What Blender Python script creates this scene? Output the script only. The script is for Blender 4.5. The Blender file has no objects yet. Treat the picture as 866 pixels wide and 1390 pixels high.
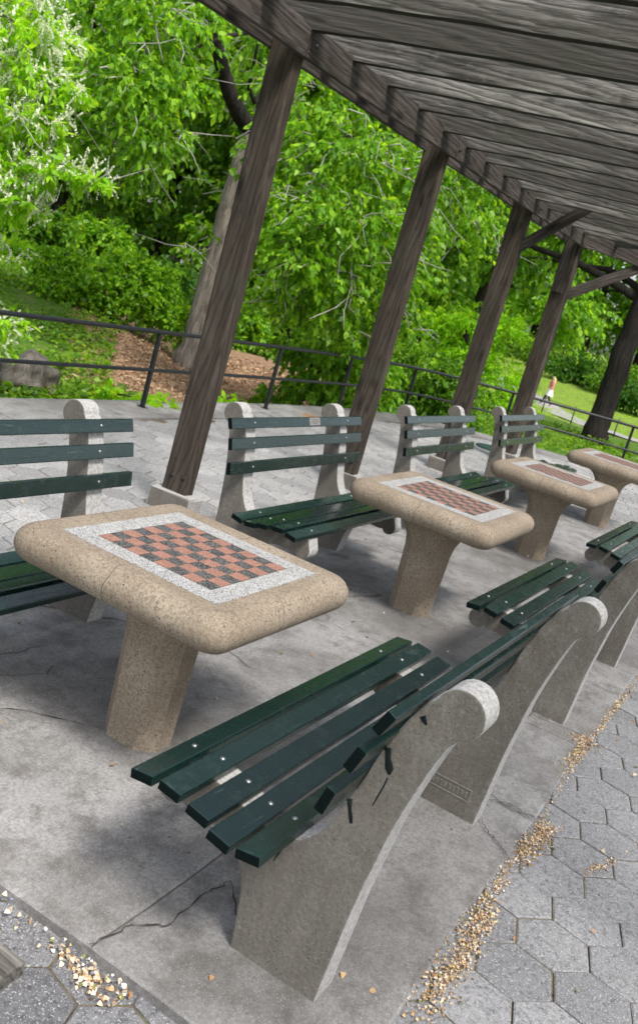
import bpy, bmesh, math, random
import numpy as np
from mathutils import Vector, Matrix
random.seed(7); RNG = np.random.default_rng(7)
S = bpy.context.scene
COL = S.collection
W_ = bpy.data.worlds.new("World"); S.world = W_; W_.use_nodes = True

# ------------------------------------------------------------------ camera
F_PX, YAW, PITCH, ROLL, CAM_H = 1308.47, .44802, -.20659, .28044, 1.86268
cy, sy_, cp, sp = math.cos(YAW), math.sin(YAW), math.cos(PITCH), math.sin(PITCH)
FW = Vector((cy*cp, sy_*cp, sp)); RT = Vector((sy_, -cy, 0)); UPV = RT.cross(FW)
c_, s_ = math.cos(ROLL), math.sin(ROLL)
CR = c_*RT + s_*UPV; CU = -s_*RT + c_*UPV
cam_d = bpy.data.cameras.new("camera"); cam = bpy.data.objects.new("camera", cam_d); COL.objects.link(cam)
cam.matrix_world = Matrix(((CR.x, CU.x, -FW.x, 0), (CR.y, CU.y, -FW.y, 0), (CR.z, CU.z, -FW.z, CAM_H), (0, 0, 0, 1)))
cam_d.sensor_fit = 'VERTICAL'; cam_d.sensor_height = 36; cam_d.lens = F_PX/1390*36
cam_d.shift_y = -45/1390; cam_d.clip_start = .05; cam_d.clip_end = 2000
cam_d.dof.use_dof = True; cam_d.dof.focus_distance = 3.3; cam_d.dof.aperture_fstop = 6.3
S.camera = cam

def at(u, v, d):
    """a point of the place seen in the photo at (u, v), d metres from the camera"""
    r = (FW + (u-433)/F_PX*CR - (v-650)/F_PX*CU).normalized()
    return Vector((0, 0, CAM_H)) + r*d

# ------------------------------------------------------------------ nodes
class NT:
    def __init__(s, name):
        s.m = bpy.data.materials.new(name); s.m.use_nodes = True
        s.t = s.m.node_tree; s.b = s.t.nodes['Principled BSDF']; s.out = s.t.nodes['Material Output']
        s.tc = None
    def n(s, ty, **kw):
        nd = s.t.nodes.new(ty)
        for k, v in kw.items():
            if k in nd.inputs and not hasattr(type(nd), k): s.set(nd.inputs[k], v)
            elif hasattr(nd, k): setattr(nd, k, v)
            else: s.set(nd.inputs[k], v)
        return nd
    def set(s, inp, v):
        if isinstance(v, bpy.types.NodeSocket): s.t.links.new(v, inp)
        elif isinstance(v, bpy.types.Node): s.t.links.new(v.outputs[0], inp)
        elif isinstance(v, (tuple, list)) and inp.type == 'RGBA' and len(v) == 3: inp.default_value = (*v, 1)
        else: inp.default_value = v
    def obj(s):
        if not s.tc: s.tc = s.n('ShaderNodeTexCoord')
        return s.tc.outputs['Object']
    def mapped(s, scale, vec=None, offset=None):
        mp = s.n('ShaderNodeMapping'); s.set(mp.inputs['Vector'], vec or s.obj()); mp.inputs['Scale'].default_value = scale
        if offset is not None: s.set(mp.inputs['Location'], offset)
        return mp.outputs[0]
    def noise(s, scale, detail=4, rough=.6, vec=None, dist=0.):
        nd = s.n('ShaderNodeTexNoise'); nd.inputs['Scale'].default_value = scale; nd.inputs['Detail'].default_value = detail
        nd.inputs['Roughness'].default_value = rough; nd.inputs['Distortion'].default_value = dist
        s.set(nd.inputs['Vector'], vec or s.obj()); return nd.outputs['Fac']
    def voro(s, scale, feature='F1', vec=None, out='Distance', rnd=1.):
        nd = s.n('ShaderNodeTexVoronoi'); nd.feature = feature; nd.inputs['Scale'].default_value = scale
        nd.inputs['Randomness'].default_value = rnd
        s.set(nd.inputs['Vector'], vec or s.obj()); return nd.outputs[out]
    def ramp(s, fac, stops, interp='LINEAR'):
        nd = s.n('ShaderNodeValToRGB'); s.set(nd.inputs[0], fac); e = nd.color_ramp.elements; nd.color_ramp.interpolation = interp
        while len(e) < len(stops): e.new(.5)
        for k, (p, c) in zip(e, stops):
            k.position = p; k.color = (c, c, c, 1) if isinstance(c, (int, float)) else (*c, 1)
        return nd.outputs[0]
    def mix(s, fac, a, b, mode='MIX'):
        nd = s.n('ShaderNodeMix', data_type='RGBA', blend_type=mode)
        s.set(nd.inputs[0], fac); s.set(nd.inputs[6], a); s.set(nd.inputs[7], b); return nd.outputs[2]
    def math(s, op, a, b=0.):
        nd = s.n('ShaderNodeMath', operation=op); s.set(nd.inputs[0], a); s.set(nd.inputs[1], b); return nd.outputs[0]
    def island(s): return s.n('ShaderNodeNewGeometry').outputs['Random Per Island']
    def orand(s): return s.n('ShaderNodeObjectInfo').outputs['Random']
    def bump(s, h, strength=.3, dist=.01):
        nd = s.n('ShaderNodeBump'); nd.inputs['Strength'].default_value = strength; nd.inputs['Distance'].default_value = dist
        s.set(nd.inputs['Height'], h); s.t.links.new(nd.outputs[0], s.b.inputs['Normal']); return nd
    def fin(s, color, rough=.8, spec=.3, metal=0.):
        s.set(s.b.inputs['Base Color'], color); s.set(s.b.inputs['Roughness'], rough)
        s.b.inputs['Specular IOR Level'].default_value = spec; s.b.inputs['Metallic'].default_value = metal
        return s.m

def m_concrete_tan():
    n = NT('aggregate_concrete'); big = n.noise(3, 5); fine = n.noise(85, 4, .75); grit = n.noise(190, 2, .75)
    c = n.ramp(big, [(.3, (.275, .222, .162)), (.7, (.41, .346, .268))])
    c = n.mix(n.ramp(n.noise(1.6, 5, .7), [(.36, .5), (.6, 0.)]), c, (.21, .168, .122)); c = n.mix(n.ramp(fine, [(.38, .85), (.56, 0.)]), c, (.165, .128, .088))
    c = n.mix(n.ramp(grit, [(.58, 0.), (.7, .65)]), c, (.56, .49, .40))
    pore = n.ramp(n.voro(46), [(.10, 1.), (.20, 0.)])
    keep = n.ramp(n.noise(13, 3), [(.48, 0.), (.6, 1.)])
    pore = n.math('MULTIPLY', pore, keep)
    spk = n.ramp(n.voro(120), [(.12, 1.), (.28, 0.)]); spk = n.math('MULTIPLY', spk, n.ramp(n.noise(30, 2), [(.45, 0.), (.6, .8)]))
    c = n.mix(pore, c, (.07, .05, .035)); c = n.mix(spk, c, (.15, .11, .08))
    # hairline cracks where the cast rim was joined
    sx = n.n('ShaderNodeSeparateXYZ', Vector=n.obj())
    wob = n.math('MULTIPLY', n.math('SUBTRACT', n.noise(5, 2), .5), .09)
    ln = n.math('ABSOLUTE', n.math('ADD', n.math('ADD', sx.outputs[1], -.02), wob))
    ln2 = n.math('ABSOLUTE', n.math('ADD', n.math('ADD', sx.outputs[0], .06), wob))
    ln = n.math('MINIMUM', ln, ln2)
    top = n.ramp(n.math('ADD', sx.outputs[2], 0.), [(.60, 0.), (.62, 1.)])
    cr = n.math('MULTIPLY', n.math('MULTIPLY', n.ramp(ln, [(.0007, 1.), (.0022, 0.)]), top), .7)
    c = n.mix(cr, c, (.10, .075, .05))
    n.bump(n.math('SUBTRACT', n.math('ADD', n.math('MULTIPLY', fine, .4), n.math('MULTIPLY', grit, .3)), n.math('MULTIPLY', n.math('ADD', pore, cr), 1.2)), .55, .004)
    return n.fin(c, .85, .25)
def m_concrete_gray():
    n = NT('cast_concrete'); r3 = n.n('ShaderNodeCombineXYZ'); n.set(r3.inputs[0], n.math('MULTIPLY', n.orand(), 9.)); n.set(r3.inputs[1], n.math('MULTIPLY', n.orand(), 5.))
    v = n.mapped((1, 1, 1), offset=r3.outputs[0])
    big = n.noise(4, 6, .68, vec=v); fine = n.noise(70, 5, .75, vec=v); st = n.noise(1., 6, .7, vec=n.mapped((9, 9, 2.4), vec=v)); blot = n.noise(2.2, 5, .7, vec=v)
    c = n.ramp(big, [(.30, (.145, .132, .112)), (.52, (.200, .184, .158)), (.70, (.255, .238, .209))])
    c = n.mix(n.ramp(st, [(.40, .6), (.60, 0.)]), c, (.14, .128, .111))
    c = n.mix(n.ramp(fine, [(.36, .5), (.52, 0.)]), c, (.11, .10, .085))
    c = n.mix(n.ramp(fine, [(.57, 0.), (.70, .6)]), c, (.33, .312, .283))
    pore = n.math('MULTIPLY', n.ramp(n.voro(85, vec=v), [(.10, 1.), (.22, 0.)]), n.ramp(n.noise(7, 2, vec=v), [(.44, 0.), (.58, .9)]))
    c = n.mix(pore, c, (.075, .067, .055))
    moss = n.ramp(blot, [(.56, 0.), (.74, .5)]); c = n.mix(moss, c, (.085, .081, .062))
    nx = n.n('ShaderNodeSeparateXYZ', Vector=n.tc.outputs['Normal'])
    edge = n.ramp(n.math('ABSOLUTE', nx.outputs[0]), [(.2, 1.), (.7, 0.)])  # faces turned off local x get sky brightness painted in as paler colour
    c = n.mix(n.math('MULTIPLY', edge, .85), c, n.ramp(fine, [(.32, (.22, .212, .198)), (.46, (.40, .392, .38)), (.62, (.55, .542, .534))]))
    n.bump(n.math('SUBTRACT', fine, pore), .6, .006)
    return n.fin(c, .9, .2)
def m_slab():
    n = NT('concrete_slab'); big = n.noise(.9, 6, .62); mid = n.noise(6, 8, .75); fine = n.noise(75, 5, .75); sp = n.noise(210, 2, .75)
    c = n.ramp(big, [(.34, (.155, .148, .139)), (.50, (.275, .267, .257)), (.64, (.39, .382, .373))])
    c = n.mix(n.ramp(mid, [(.38, .75), (.54, 0.)]), c, (.115, .106, .096))
    c = n.mix(n.ramp(fine, [(.36, .6), (.62, 0.)]), c, (.10, .096, .092))
    c = n.mix(n.ramp(sp, [(.58, 0.), (.70, .6)]), c, (.46, .455, .45))
    spots = n.math('MULTIPLY', n.ramp(n.voro(11, vec=None), [(.05, 1.), (.09, 0.)]), n.ramp(n.noise(4, 2), [(.47, 0.), (.55, .75)]))
    c = n.mix(spots, c, (.07, .065, .06))
    wv = n.n('ShaderNodeVectorMath', operation='ADD'); n.set(wv.inputs[0], n.obj())
    nz = n.n('ShaderNodeTexNoise'); n.set(nz.inputs['Vector'], n.obj()); nz.inputs['Scale'].default_value = 1.6; nz.inputs['Detail'].default_value = 5; nz.inputs['Roughness'].default_value = .45
    ws = n.n('ShaderNodeVectorMath', operation='SCALE'); n.set(ws.inputs[0], nz.outputs['Color']); ws.inputs['Scale'].default_value = .55
    n.set(wv.inputs[1], ws.outputs[0])
    cr = n.ramp(n.voro(.62, 'DISTANCE_TO_EDGE', vec=wv.outputs[0]), [(.002, 1.), (.0055, 0.)])
    cr = n.math('MULTIPLY', cr, n.ramp(n.noise(1.3, 3), [(.50, 0.), (.58, .9)]))
    c = n.mix(cr, c, (.06, .055, .05))
    n.bump(n.math('SUBTRACT', n.math('ADD', n.math('MULTIPLY', fine, .7), mid), n.math('MULTIPLY', cr, 1.5)), .45, .006)
    return n.fin(c, .82, .28)
def m_paver(name='hex_paver', k=(1.08, 1.07, 1.06)):
    n = NT(name); r = n.island(); big = n.noise(1.3, 5); fine = n.noise(60, 5, .75); sp = n.noise(150, 2, .75)
    c = n.ramp(r, [(0., (.24, .238, .236)), (.5, (.32, .317, .312)), (1., (.40, .395, .388))])
    c = n.mix(n.ramp(big, [(.35, .5), (.65, 0.)]), c, (.20, .198, .196))
    c = n.mix(n.ramp(fine, [(.36, .85), (.54, 0.)]), c, (.12, .12, .122))
    c = n.mix(n.ramp(sp, [(.56, 0.), (.66, .8)]), c, (.58, .577, .57))
    n.bump(n.math('ADD', fine, n.math('MULTIPLY', sp, .5)), .6, .005)
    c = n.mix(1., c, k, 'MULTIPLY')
    return n.fin(c, .85, .25)
def m_paver_dark():
    n = NT('dark_paver'); fine = n.noise(60, 5, .75); sp = n.noise(150, 2, .75); r = n.island()
    c = n.ramp(r, [(0., (.13, .13, .135)), (1., (.22, .22, .225))])
    c = n.mix(n.ramp(fine, [(.36, .85), (.54, 0.)]), c, (.06, .06, .065)); c = n.mix(n.ramp(sp, [(.58, 0.), (.66, .8)]), c, (.5, .5, .51))
    n.bump(n.math('ADD', fine, sp), .7, .006); return n.fin(c, .85, .25)
def m_joint():
    n = NT('joint_dirt'); a = n.noise(7, 5); b = n.noise(90, 3)
    c = n.ramp(a, [(.36, (.055, .046, .035)), (.50, (.14, .115, .072)), (.64, (.15, .145, .05))])
    c = n.mix(n.ramp(b, [(.45, 0.), (.7, .5)]), c, (.24, .185, .11)); n.bump(b, .8, .01)
    return n.fin(c, .95, .1)
def m_wood(name, dark, mid, light, rnd=.35):
    n = NT(name); off = n.n('ShaderNodeCombineXYZ'); n.set(off.inputs[0], n.math('MULTIPLY', n.orand(), 37.)); n.set(off.inputs[1], n.math('MULTIPLY', n.orand(), 11.)); n.set(off.inputs[2], n.math('MULTIPLY', n.orand(), 5.))
    v = n.mapped((1, 1, 1), offset=off.outputs[0])
    wv = n.n('ShaderNodeTexWave', wave_type='BANDS', bands_direction='DIAGONAL'); n.set(wv.inputs['Vector'], n.mapped((.10, 1, 1), vec=v))
    wv.inputs['Scale'].default_value = 13; wv.inputs['Distortion'].default_value = 9; wv.inputs['Detail'].default_value = 4; wv.inputs['Detail Scale'].default_value = .9; wv.inputs['Detail Roughness'].default_value = .62
    gr = n.noise(1., 6, .6, vec=n.mapped((.9, 11, 11), vec=v), dist=.8)
    fine = n.noise(1., 5, .7, vec=n.mapped((3., 95, 95), vec=v), dist=.5)
    big = n.noise(1., 4, .62, vec=n.mapped((1.6, 4.5, 4.5), vec=v)); blot = n.noise(1., 5, .7, vec=n.mapped((5, 9, 9), vec=v))
    c = n.ramp(gr, [(.30, dark), (.50, mid), (.72, light)])
    c = n.mix(n.ramp(big, [(.34, .65), (.56, 0.)]), c, dark); c = n.mix(n.ramp(blot, [(.56, 0.), (.72, .5)]), c, light)
    c = n.mix(n.ramp(wv.outputs['Fac'], [(.05, .6), (.26, 0.)]), c, tuple(x*.5 for x in dark))
    c = n.mix(n.ramp(fine, [(.34, .65), (.45, 0.)]), c, tuple(x*.4 for x in dark))
    kn = n.voro(1., vec=n.mapped((2.2, 7, 7), vec=v)); ring = n.ramp(kn, [(.08, 1.), (.17, .5), (.28, 0.)])
    kk = n.math('MULTIPLY', ring, n.ramp(n.noise(1.9, 1, vec=v), [(.47, 0.), (.51, 1.)]))
    c = n.mix(kk, c, (.012, .010, .008))
    c = n.mix(n.math('MULTIPLY', n.orand(), rnd), c, dark)
    gn = n.ramp(n.noise(2.2, 4, vec=v), [(.58, 0.), (.72, .4)]); c = n.mix(gn, c, (.06, .07, .042))
    n.bump(n.math('SUBTRACT', n.math('ADD', n.math('MULTIPLY', wv.outputs['Fac'], .5), fine), kk), .8, .007)
    return n.fin(c, .88, .2)
def m_green():
    n = NT('green_paint'); r = n.island(); f = n.noise(1., 5, .65, vec=n.mapped((8, 90, 90))); w = n.noise(14, 5, .7)
    c = n.ramp(r, [(0., (.002, .0125, .0125)), (.5, (.0025, .0155, .0145)), (.80, (.004, .024, .018)), (1., (.009, .050, .024))])
    c = n.mix(n.ramp(w, [(.60, 0.), (.75, .25)]), c, (.10, .15, .13)); sc = n.noise(1., 4, .75, vec=n.mapped((5, 60, 60)), dist=.6); c = n.mix(n.ramp(sc, [(.64, 0.), (.70, .35)]), c, (.16, .20, .18)); c = n.mix(n.ramp(n.voro(38), [(.05, .8), (.10, 0.)]), c, (.02, .02, .018))
    rough = n.ramp(w, [(.3, .16), (.7, .34)]); n.bump(n.math('ADD', f, n.math('MULTIPLY', w, .6)), .22, .004)
    return n.fin(c, rough, 1.)
def m_black(): 
    n = NT('black_paint'); w = n.noise(30, 4); n.bump(w, .15, .003)
    return n.fin(n.ramp(w, [(.3, (.006, .0065, .008)), (.8, (.018, .019, .022))]), n.ramp(w, [(.3, .3), (.7, .5)]), .4)
def m_steel():
    n = NT('bolt_steel'); w = n.noise(200, 3); return n.fin(n.ramp(w, [(.3, (.22, .23, .24)), (.7, (.5, .51, .52))]), .38, .5, .9)
def m_terrazzo(name, a, b, d):
    n = NT(name); v = n.voro(290, out='Color'); vv = n.n('ShaderNodeSeparateXYZ', Vector=v)
    c = n.ramp(vv.outputs[0], [(0., d), (.28, a), (.7, b), (1., a)], 'CONSTANT')
    w = n.noise(25, 4); c = n.mix(n.ramp(w, [(.4, .25), (.65, 0.)]), c, d)
    n.bump(vv.outputs[1], .15, .002); return n.fin(c, .62, .35)
def m_plain(name, col, rough=.8, var=.25, scale=25, spec=.3, metal=0., bump=.2):
    n = NT(name); w = n.noise(scale, 5, .65)
    c = n.ramp(w, [(.3, tuple(x*(1-var) for x in col)), (.7, tuple(min(1, x*(1+var)) for x in col))]); n.bump(w, bump, .005)
    return n.fin(c, rough, spec, metal)
def m_leaf(name, dark, mid, light, trans=.55, rough=.45, tint=(1.75, 1.5, .5)):
    n = NT(name); r = n.island(); big = n.noise(.55, 3)
    c = n.ramp(r, [(0., dark), (.5, mid), (1., light)])
    c = n.mix(n.ramp(big, [(.4, .35), (.62, 0.)]), c, dark)
    n.fin(c, rough, .35)
    tr = n.n('ShaderNodeBsdfTranslucent'); n.set(tr.inputs['Color'], n.mix(1., c, tint, 'MULTIPLY'))
    ms = n.n('ShaderNodeMixShader'); ms.inputs[0].default_value = trans
    n.t.links.new(n.b.outputs[0], ms.inputs[1]); n.t.links.new(tr.outputs[0], ms.inputs[2]); n.t.links.new(ms.outputs[0], n.out.inputs[0])
    return n.m
def m_bark(name, a, b, sc=1.):
    n = NT(name); g = n.noise(1., 6, .7, vec=n.mapped((14*sc, 14*sc, 2.2*sc)), dist=.8); f = n.noise(60, 4)
    c = n.ramp(g, [(.35, a), (.62, b)]); c = n.mix(n.ramp(f, [(.4, .4), (.6, 0.)]), c, a)
    n.bump(n.math('ADD', g, n.math('MULTIPLY', f, .3)), 1., .05); return n.fin(c, .92, .15)
M = dict(
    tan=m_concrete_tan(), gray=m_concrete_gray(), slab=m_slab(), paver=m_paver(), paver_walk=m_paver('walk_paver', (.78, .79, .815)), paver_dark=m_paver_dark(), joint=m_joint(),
    wood_post=m_wood('weathered_post', (.042, .033, .026), (.080, .064, .051), (.14, .115, .096)),
    wood_roof=m_wood('weathered_board', (.060, .055, .047), (.185, .174, .157), (.36, .342, .312), .95),
    wood_beam=m_wood('weathered_beam', (.034, .028, .025), (.068, .057, .051), (.13, .113, .104), .25),
    green=m_green(), black=m_black(), steel=m_steel(),
    white_chip=m_terrazzo('white_terrazzo', (.54, .535, .52), (.42, .415, .40), (.15, .145, .14)),
    red_chip=m_terrazzo('red_terrazzo', (.42, .225, .168), (.35, .165, .118), (.19, .105, .08)),
    dark_chip=m_terrazzo('black_terrazzo', (.015, .0145, .0145), (.03, .029, .029), (.20, .195, .19)),
    grout_dark=m_plain('crack_dirt', (.05, .043, .036), .95, .4, 40),
    grout=m_plain('grout', (.10, .085, .07)),
    leaf_elm=m_leaf('leaf_elm', (.060, .175, .008), (.175, .40, .018), (.36, .60, .04)),
    leaf_lime=m_leaf('leaf_lime', (.17, .40, .010), (.30, .58, .02), (.46, .70, .05)),
    leaf_mid=m_leaf('leaf_mid', (.045, .135, .010), (.125, .29, .020), (.26, .45, .04)),
    leaf_dark=m_leaf('leaf_dark', (.025, .10, .012), (.06, .18, .018), (.13, .28, .03)),
    leaf_cover=m_leaf('leaf_cover', (.05, .14, .012), (.13, .28, .020), (.27, .43, .04)),
    blossom=m_leaf('cream_blossom', (.80, .83, .60), (.88, .89, .76), (.90, .90, .86), .35, .6, (1., 1., .95)),
    bark=m_bark('elm_bark', (.085, .072, .06), (.33, .29, .25)), bark_dark=m_bark('dark_bark', (.012, .010, .009), (.045, .038, .033)),
    twig=m_plain('pale_twig', (.33, .31, .28), .8, .3, 9),
    rock=m_bark('rock', (.05, .045, .038), (.20, .18, .155), .35),
    iron=m_plain('manhole_green', (.02, .055, .045), .6, .4, 60),
    mulch=m_plain('mulch_chips', (.31, .19, .11), .95, .55, 70, .1, 0., 1.),
    skin=m_plain('skin', (.52, .31, .23), .6, .08, 8), plaque=m_plain('plaque_metal', (.36, .35, .33), .45, .3, 220, .5, .6),
    under_shade=m_plain('painted_under_shade', (.018, .016, .013), .95, .5, 12),  # rafter undersides: the shade line between boards put into the colour
    endgrain=m_plain('slat_end', (.002, .006, .006), .8, .3, 60, .1),
    drip=m_plain('spilled_paint', (.006, .010, .010), .4, .3, 40),
)

# ------------------------------------------------------------------ mesh helpers
def link(o, parent=None):
    COL.objects.link(o)
    if parent is not None: o.parent = parent
    return o
def mesh_obj(name, verts, faces, mats, parent=None, midx=None, smooth=False):
    me = bpy.data.meshes.new(name); me.from_pydata([tuple(v) for v in verts], [], faces)
    for m in (mats if isinstance(mats, (list, tuple)) else [mats]): me.materials.append(m)
    if midx is not None: me.polygons.foreach_set('material_index', midx)
    if smooth: me.polygons.foreach_set('use_smooth', [True]*len(me.polygons))
    me.update(); return link(bpy.data.objects.new(name, me), parent)
def bm_obj(name, bm, mats, parent=None, smooth=False, recalc=True):
    if recalc: bmesh.ops.recalc_face_normals(bm, faces=bm.faces[:])
    me = bpy.data.meshes.new(name); bm.to_mesh(me); bm.free()
    for m in (mats if isinstance(mats, (list, tuple)) else [mats]): me.materials.append(m)
    if smooth: me.polygons.foreach_set('use_smooth', [True]*len(me.polygons))
    me.update(); return link(bpy.data.objects.new(name, me), parent)
def thing(name, label, cat, loc=(0, 0, 0), rz=0, group=None):
    o = bpy.data.objects.new(name, None); o.empty_display_size = .1; COL.objects.link(o); o.location = loc; o.rotation_euler = (0, 0, rz)
    return tag(o, label, cat, group)
def tag(o, label=None, cat=None, group=None, kind=None):
    if label: o['label'] = label
    if cat: o['category'] = cat
    if group: o['group'] = group
    if kind: o['kind'] = kind
    return o
def kids(o): return [c for c in bpy.data.objects if c.parent == o]
def copy_tree(o, parent=None):
    c = o.copy(); COL.objects.link(c)
    if parent: c.parent = parent
    for k in kids(o): copy_tree(k, c)
    return c
def bevel(bm, w, seg=2, edges=None):
    bmesh.ops.bevel(bm, geom=list(edges if edges is not None else bm.edges[:]), offset=w, segments=seg, affect='EDGES', profile=.6, clamp_overlap=True)
def box_into(bm, mat4, sx, sy, sz, bw=.004, mi=0, jitter=0.):
    t = bmesh.new(); bmesh.ops.create_cube(t, size=1.)
    for v in t.verts: v.co = Vector((v.co.x*sx, v.co.y*sy, v.co.z*sz))
    if bw: bevel(t, bw, 2)
    t.transform(mat4)
    for f in t.faces: f.material_index = mi
    me = bpy.data.meshes.new('tmp'); t.to_mesh(me); t.free(); bm.from_mesh(me); bpy.data.meshes.remove(me)
def prism(bm, pts, x0, x1, bw=.006, seg=2, mi=0):
    """(a, z) outline extruded along x"""
    t = bmesh.new(); A = [t.verts.new((x0, a, z)) for a, z in pts]; B = [t.verts.new((x1, a, z)) for a, z in pts]
    f0 = t.faces.new(A); f1 = t.faces.new(B[::-1]); n = len(pts)
    for i in range(n): t.faces.new((A[i], B[i], B[(i+1) % n], A[(i+1) % n]))
    bmesh.ops.recalc_face_normals(t, faces=t.faces[:])
    if bw: bevel(t, bw, seg, [e for e in t.edges if any(len(f.verts) > 4 for f in e.link_faces)])
    for f in t.faces: f.material_index = mi
    me = bpy.data.meshes.new('tmp'); t.to_mesh(me); t.free(); bm.from_mesh(me); bpy.data.meshes.remove(me)
def tube(bm, pts, rads, n=8, cap=True, mi=0):
    pts = [Vector(p) for p in pts]; rings = []
    up = Vector((0.13, .07, 1)).normalized(); prev = None
    for i, p in enumerate(pts):
        d = (pts[min(i+1, len(pts)-1)]-pts[max(i-1, 0)]).normalized()
        if prev is None:
            a = d.cross(up if abs(d.dot(up)) < .9 else Vector((1, 0, 0))).normalized()
        else: a = (prev - d*prev.dot(d)).normalized()
        b = d.cross(a); prev = a
        rings.append([bm.verts.new(p + (a*math.cos(2*math.pi*k/n)+b*math.sin(2*math.pi*k/n))*rads[i]) for k in range(n)])
    for i in range(len(rings)-1):
        for k in range(n):
            f = bm.faces.new((rings[i][k], rings[i][(k+1) % n], rings[i+1][(k+1) % n], rings[i+1][k])); f.smooth = True; f.material_index = mi
    if cap:
        for r, rev in ((rings[0], True), (rings[-1], False)):
            f = bm.faces.new(r[::-1] if rev else r); f.material_index = mi
def frame(o, dx, dy=None):
    """4x4 with local x along dx"""
    x = Vector(dx).normalized(); ref = Vector(dy) if dy is not None else Vector((0, 0, 1))
    z = x.cross(ref).normalized() if dy is not None else (ref - x*ref.dot(x)).normalized()
    y = z.cross(x)
    return Matrix(((x.x, y.x, z.x, o[0]), (x.y, y.y, z.y, o[1]), (x.z, y.z, z.z, o[2]), (0, 0, 0, 1)))
def plank(name, p0, p1, w, h, mat, parent, bw=.006, wob=.004, updir=(0, 0, 1), under=None):
    """board from p0 to p1 (centre line), w across, h along updir; grain runs along its local x"""
    p0, p1 = Vector(p0), Vector(p1); L = (p1-p0).length; bm = bmesh.new()
    bmesh.ops.create_cube(bm, size=1.)
    for v in bm.verts: v.co = Vector((v.co.x*L, v.co.y*w, v.co.z*h))
    bmesh.ops.subdivide_edges(bm, edges=[e for e in bm.edges if abs(e.verts[0].co.x-e.verts[1].co.x) > L*.5], cuts=14)
    bevel(bm, bw, 2, [e for e in bm.edges if e.is_boundary or (len(e.link_faces) == 2 and e.calc_face_angle() > .5)])
    ph = random.random()*9
    for v in bm.verts:
        v.co.y += wob*math.sin(v.co.x*2.3+ph); v.co.z += wob*1.3*math.sin(v.co.x*1.7+ph*2) + wob*.5*math.sin(v.co.x*7+ph)
    o = bm_obj(name, bm, mat, parent); x = (p1-p0).normalized(); z = Vector(updir); z = (z-x*z.dot(x)).normalized(); y = z.cross(x); c = (p0+p1)/2
    o.matrix_local = Matrix(((x.x, y.x, z.x, c.x), (x.y, y.y, z.y, c.y), (x.z, y.z, z.z, c.z), (0, 0, 0, 1)))
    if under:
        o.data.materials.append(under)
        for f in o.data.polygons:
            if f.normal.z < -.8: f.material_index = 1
    return o

def sstep(a, b, x):
    t = min(1., max(0., (x-a)/(b-a))); return t*t*(3-2*t)
def gz(y): return -.05*sstep(1.9, 3.3, y)          # the slab falls a little towards the railing

# ------------------------------------------------------------------ ground
RAIL = [(-14, 6.1), (-6, 6.12), (0, 6.16), (5, 6.2), (9, 6.22), (11.5, 6.2), (13.2, 6.12), (14.6, 5.86), (15.55, 5.12), (16.4, 4.05), (17.0, 2.8), (17.35, 1.5), (17.5, 0), (17.55, -3), (17.6, -9)]
def offs(pl, d):
    out = []
    for i, p in enumerate(pl):
        a = Vector(pl[max(i-1, 0)]); b = Vector(pl[min(i+1, len(pl)-1)]); t = (b-a).normalized(); nrm = Vector((-t.y, t.x))
        out.append((p[0]+nrm.x*d, p[1]+nrm.y*d))
    return out
def smooth_pl(pl, it=2):
    for _ in range(it):
        o = [pl[0]]
        for a, b in zip(pl, pl[1:]):
            o += [(a[0]*.75+b[0]*.25, a[1]*.75+b[1]*.25), (a[0]*.25+b[0]*.75, a[1]*.25+b[1]*.75)]
        pl = o+[pl[-1]]
    return pl
RAILS = smooth_pl(RAIL)
INNER = offs(RAILS, -.38); OUTER = offs(RAILS, .24)
def inside_terrace(x, y, margin=0.):
    poly = INNER + [(-14, -12), ]
    poly = INNER + [(17, -12), (-14, -12)]
    c = False; j = len(poly)-1
    for i in range(len(poly)):
        (xi, yi), (xj, yj) = poly[i], poly[j]
        if (yi > y) != (yj > y) and x < (xj-xi)*(y-yi)/(yj-yi)+xi: c = not c
        j = i
    return c

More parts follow.
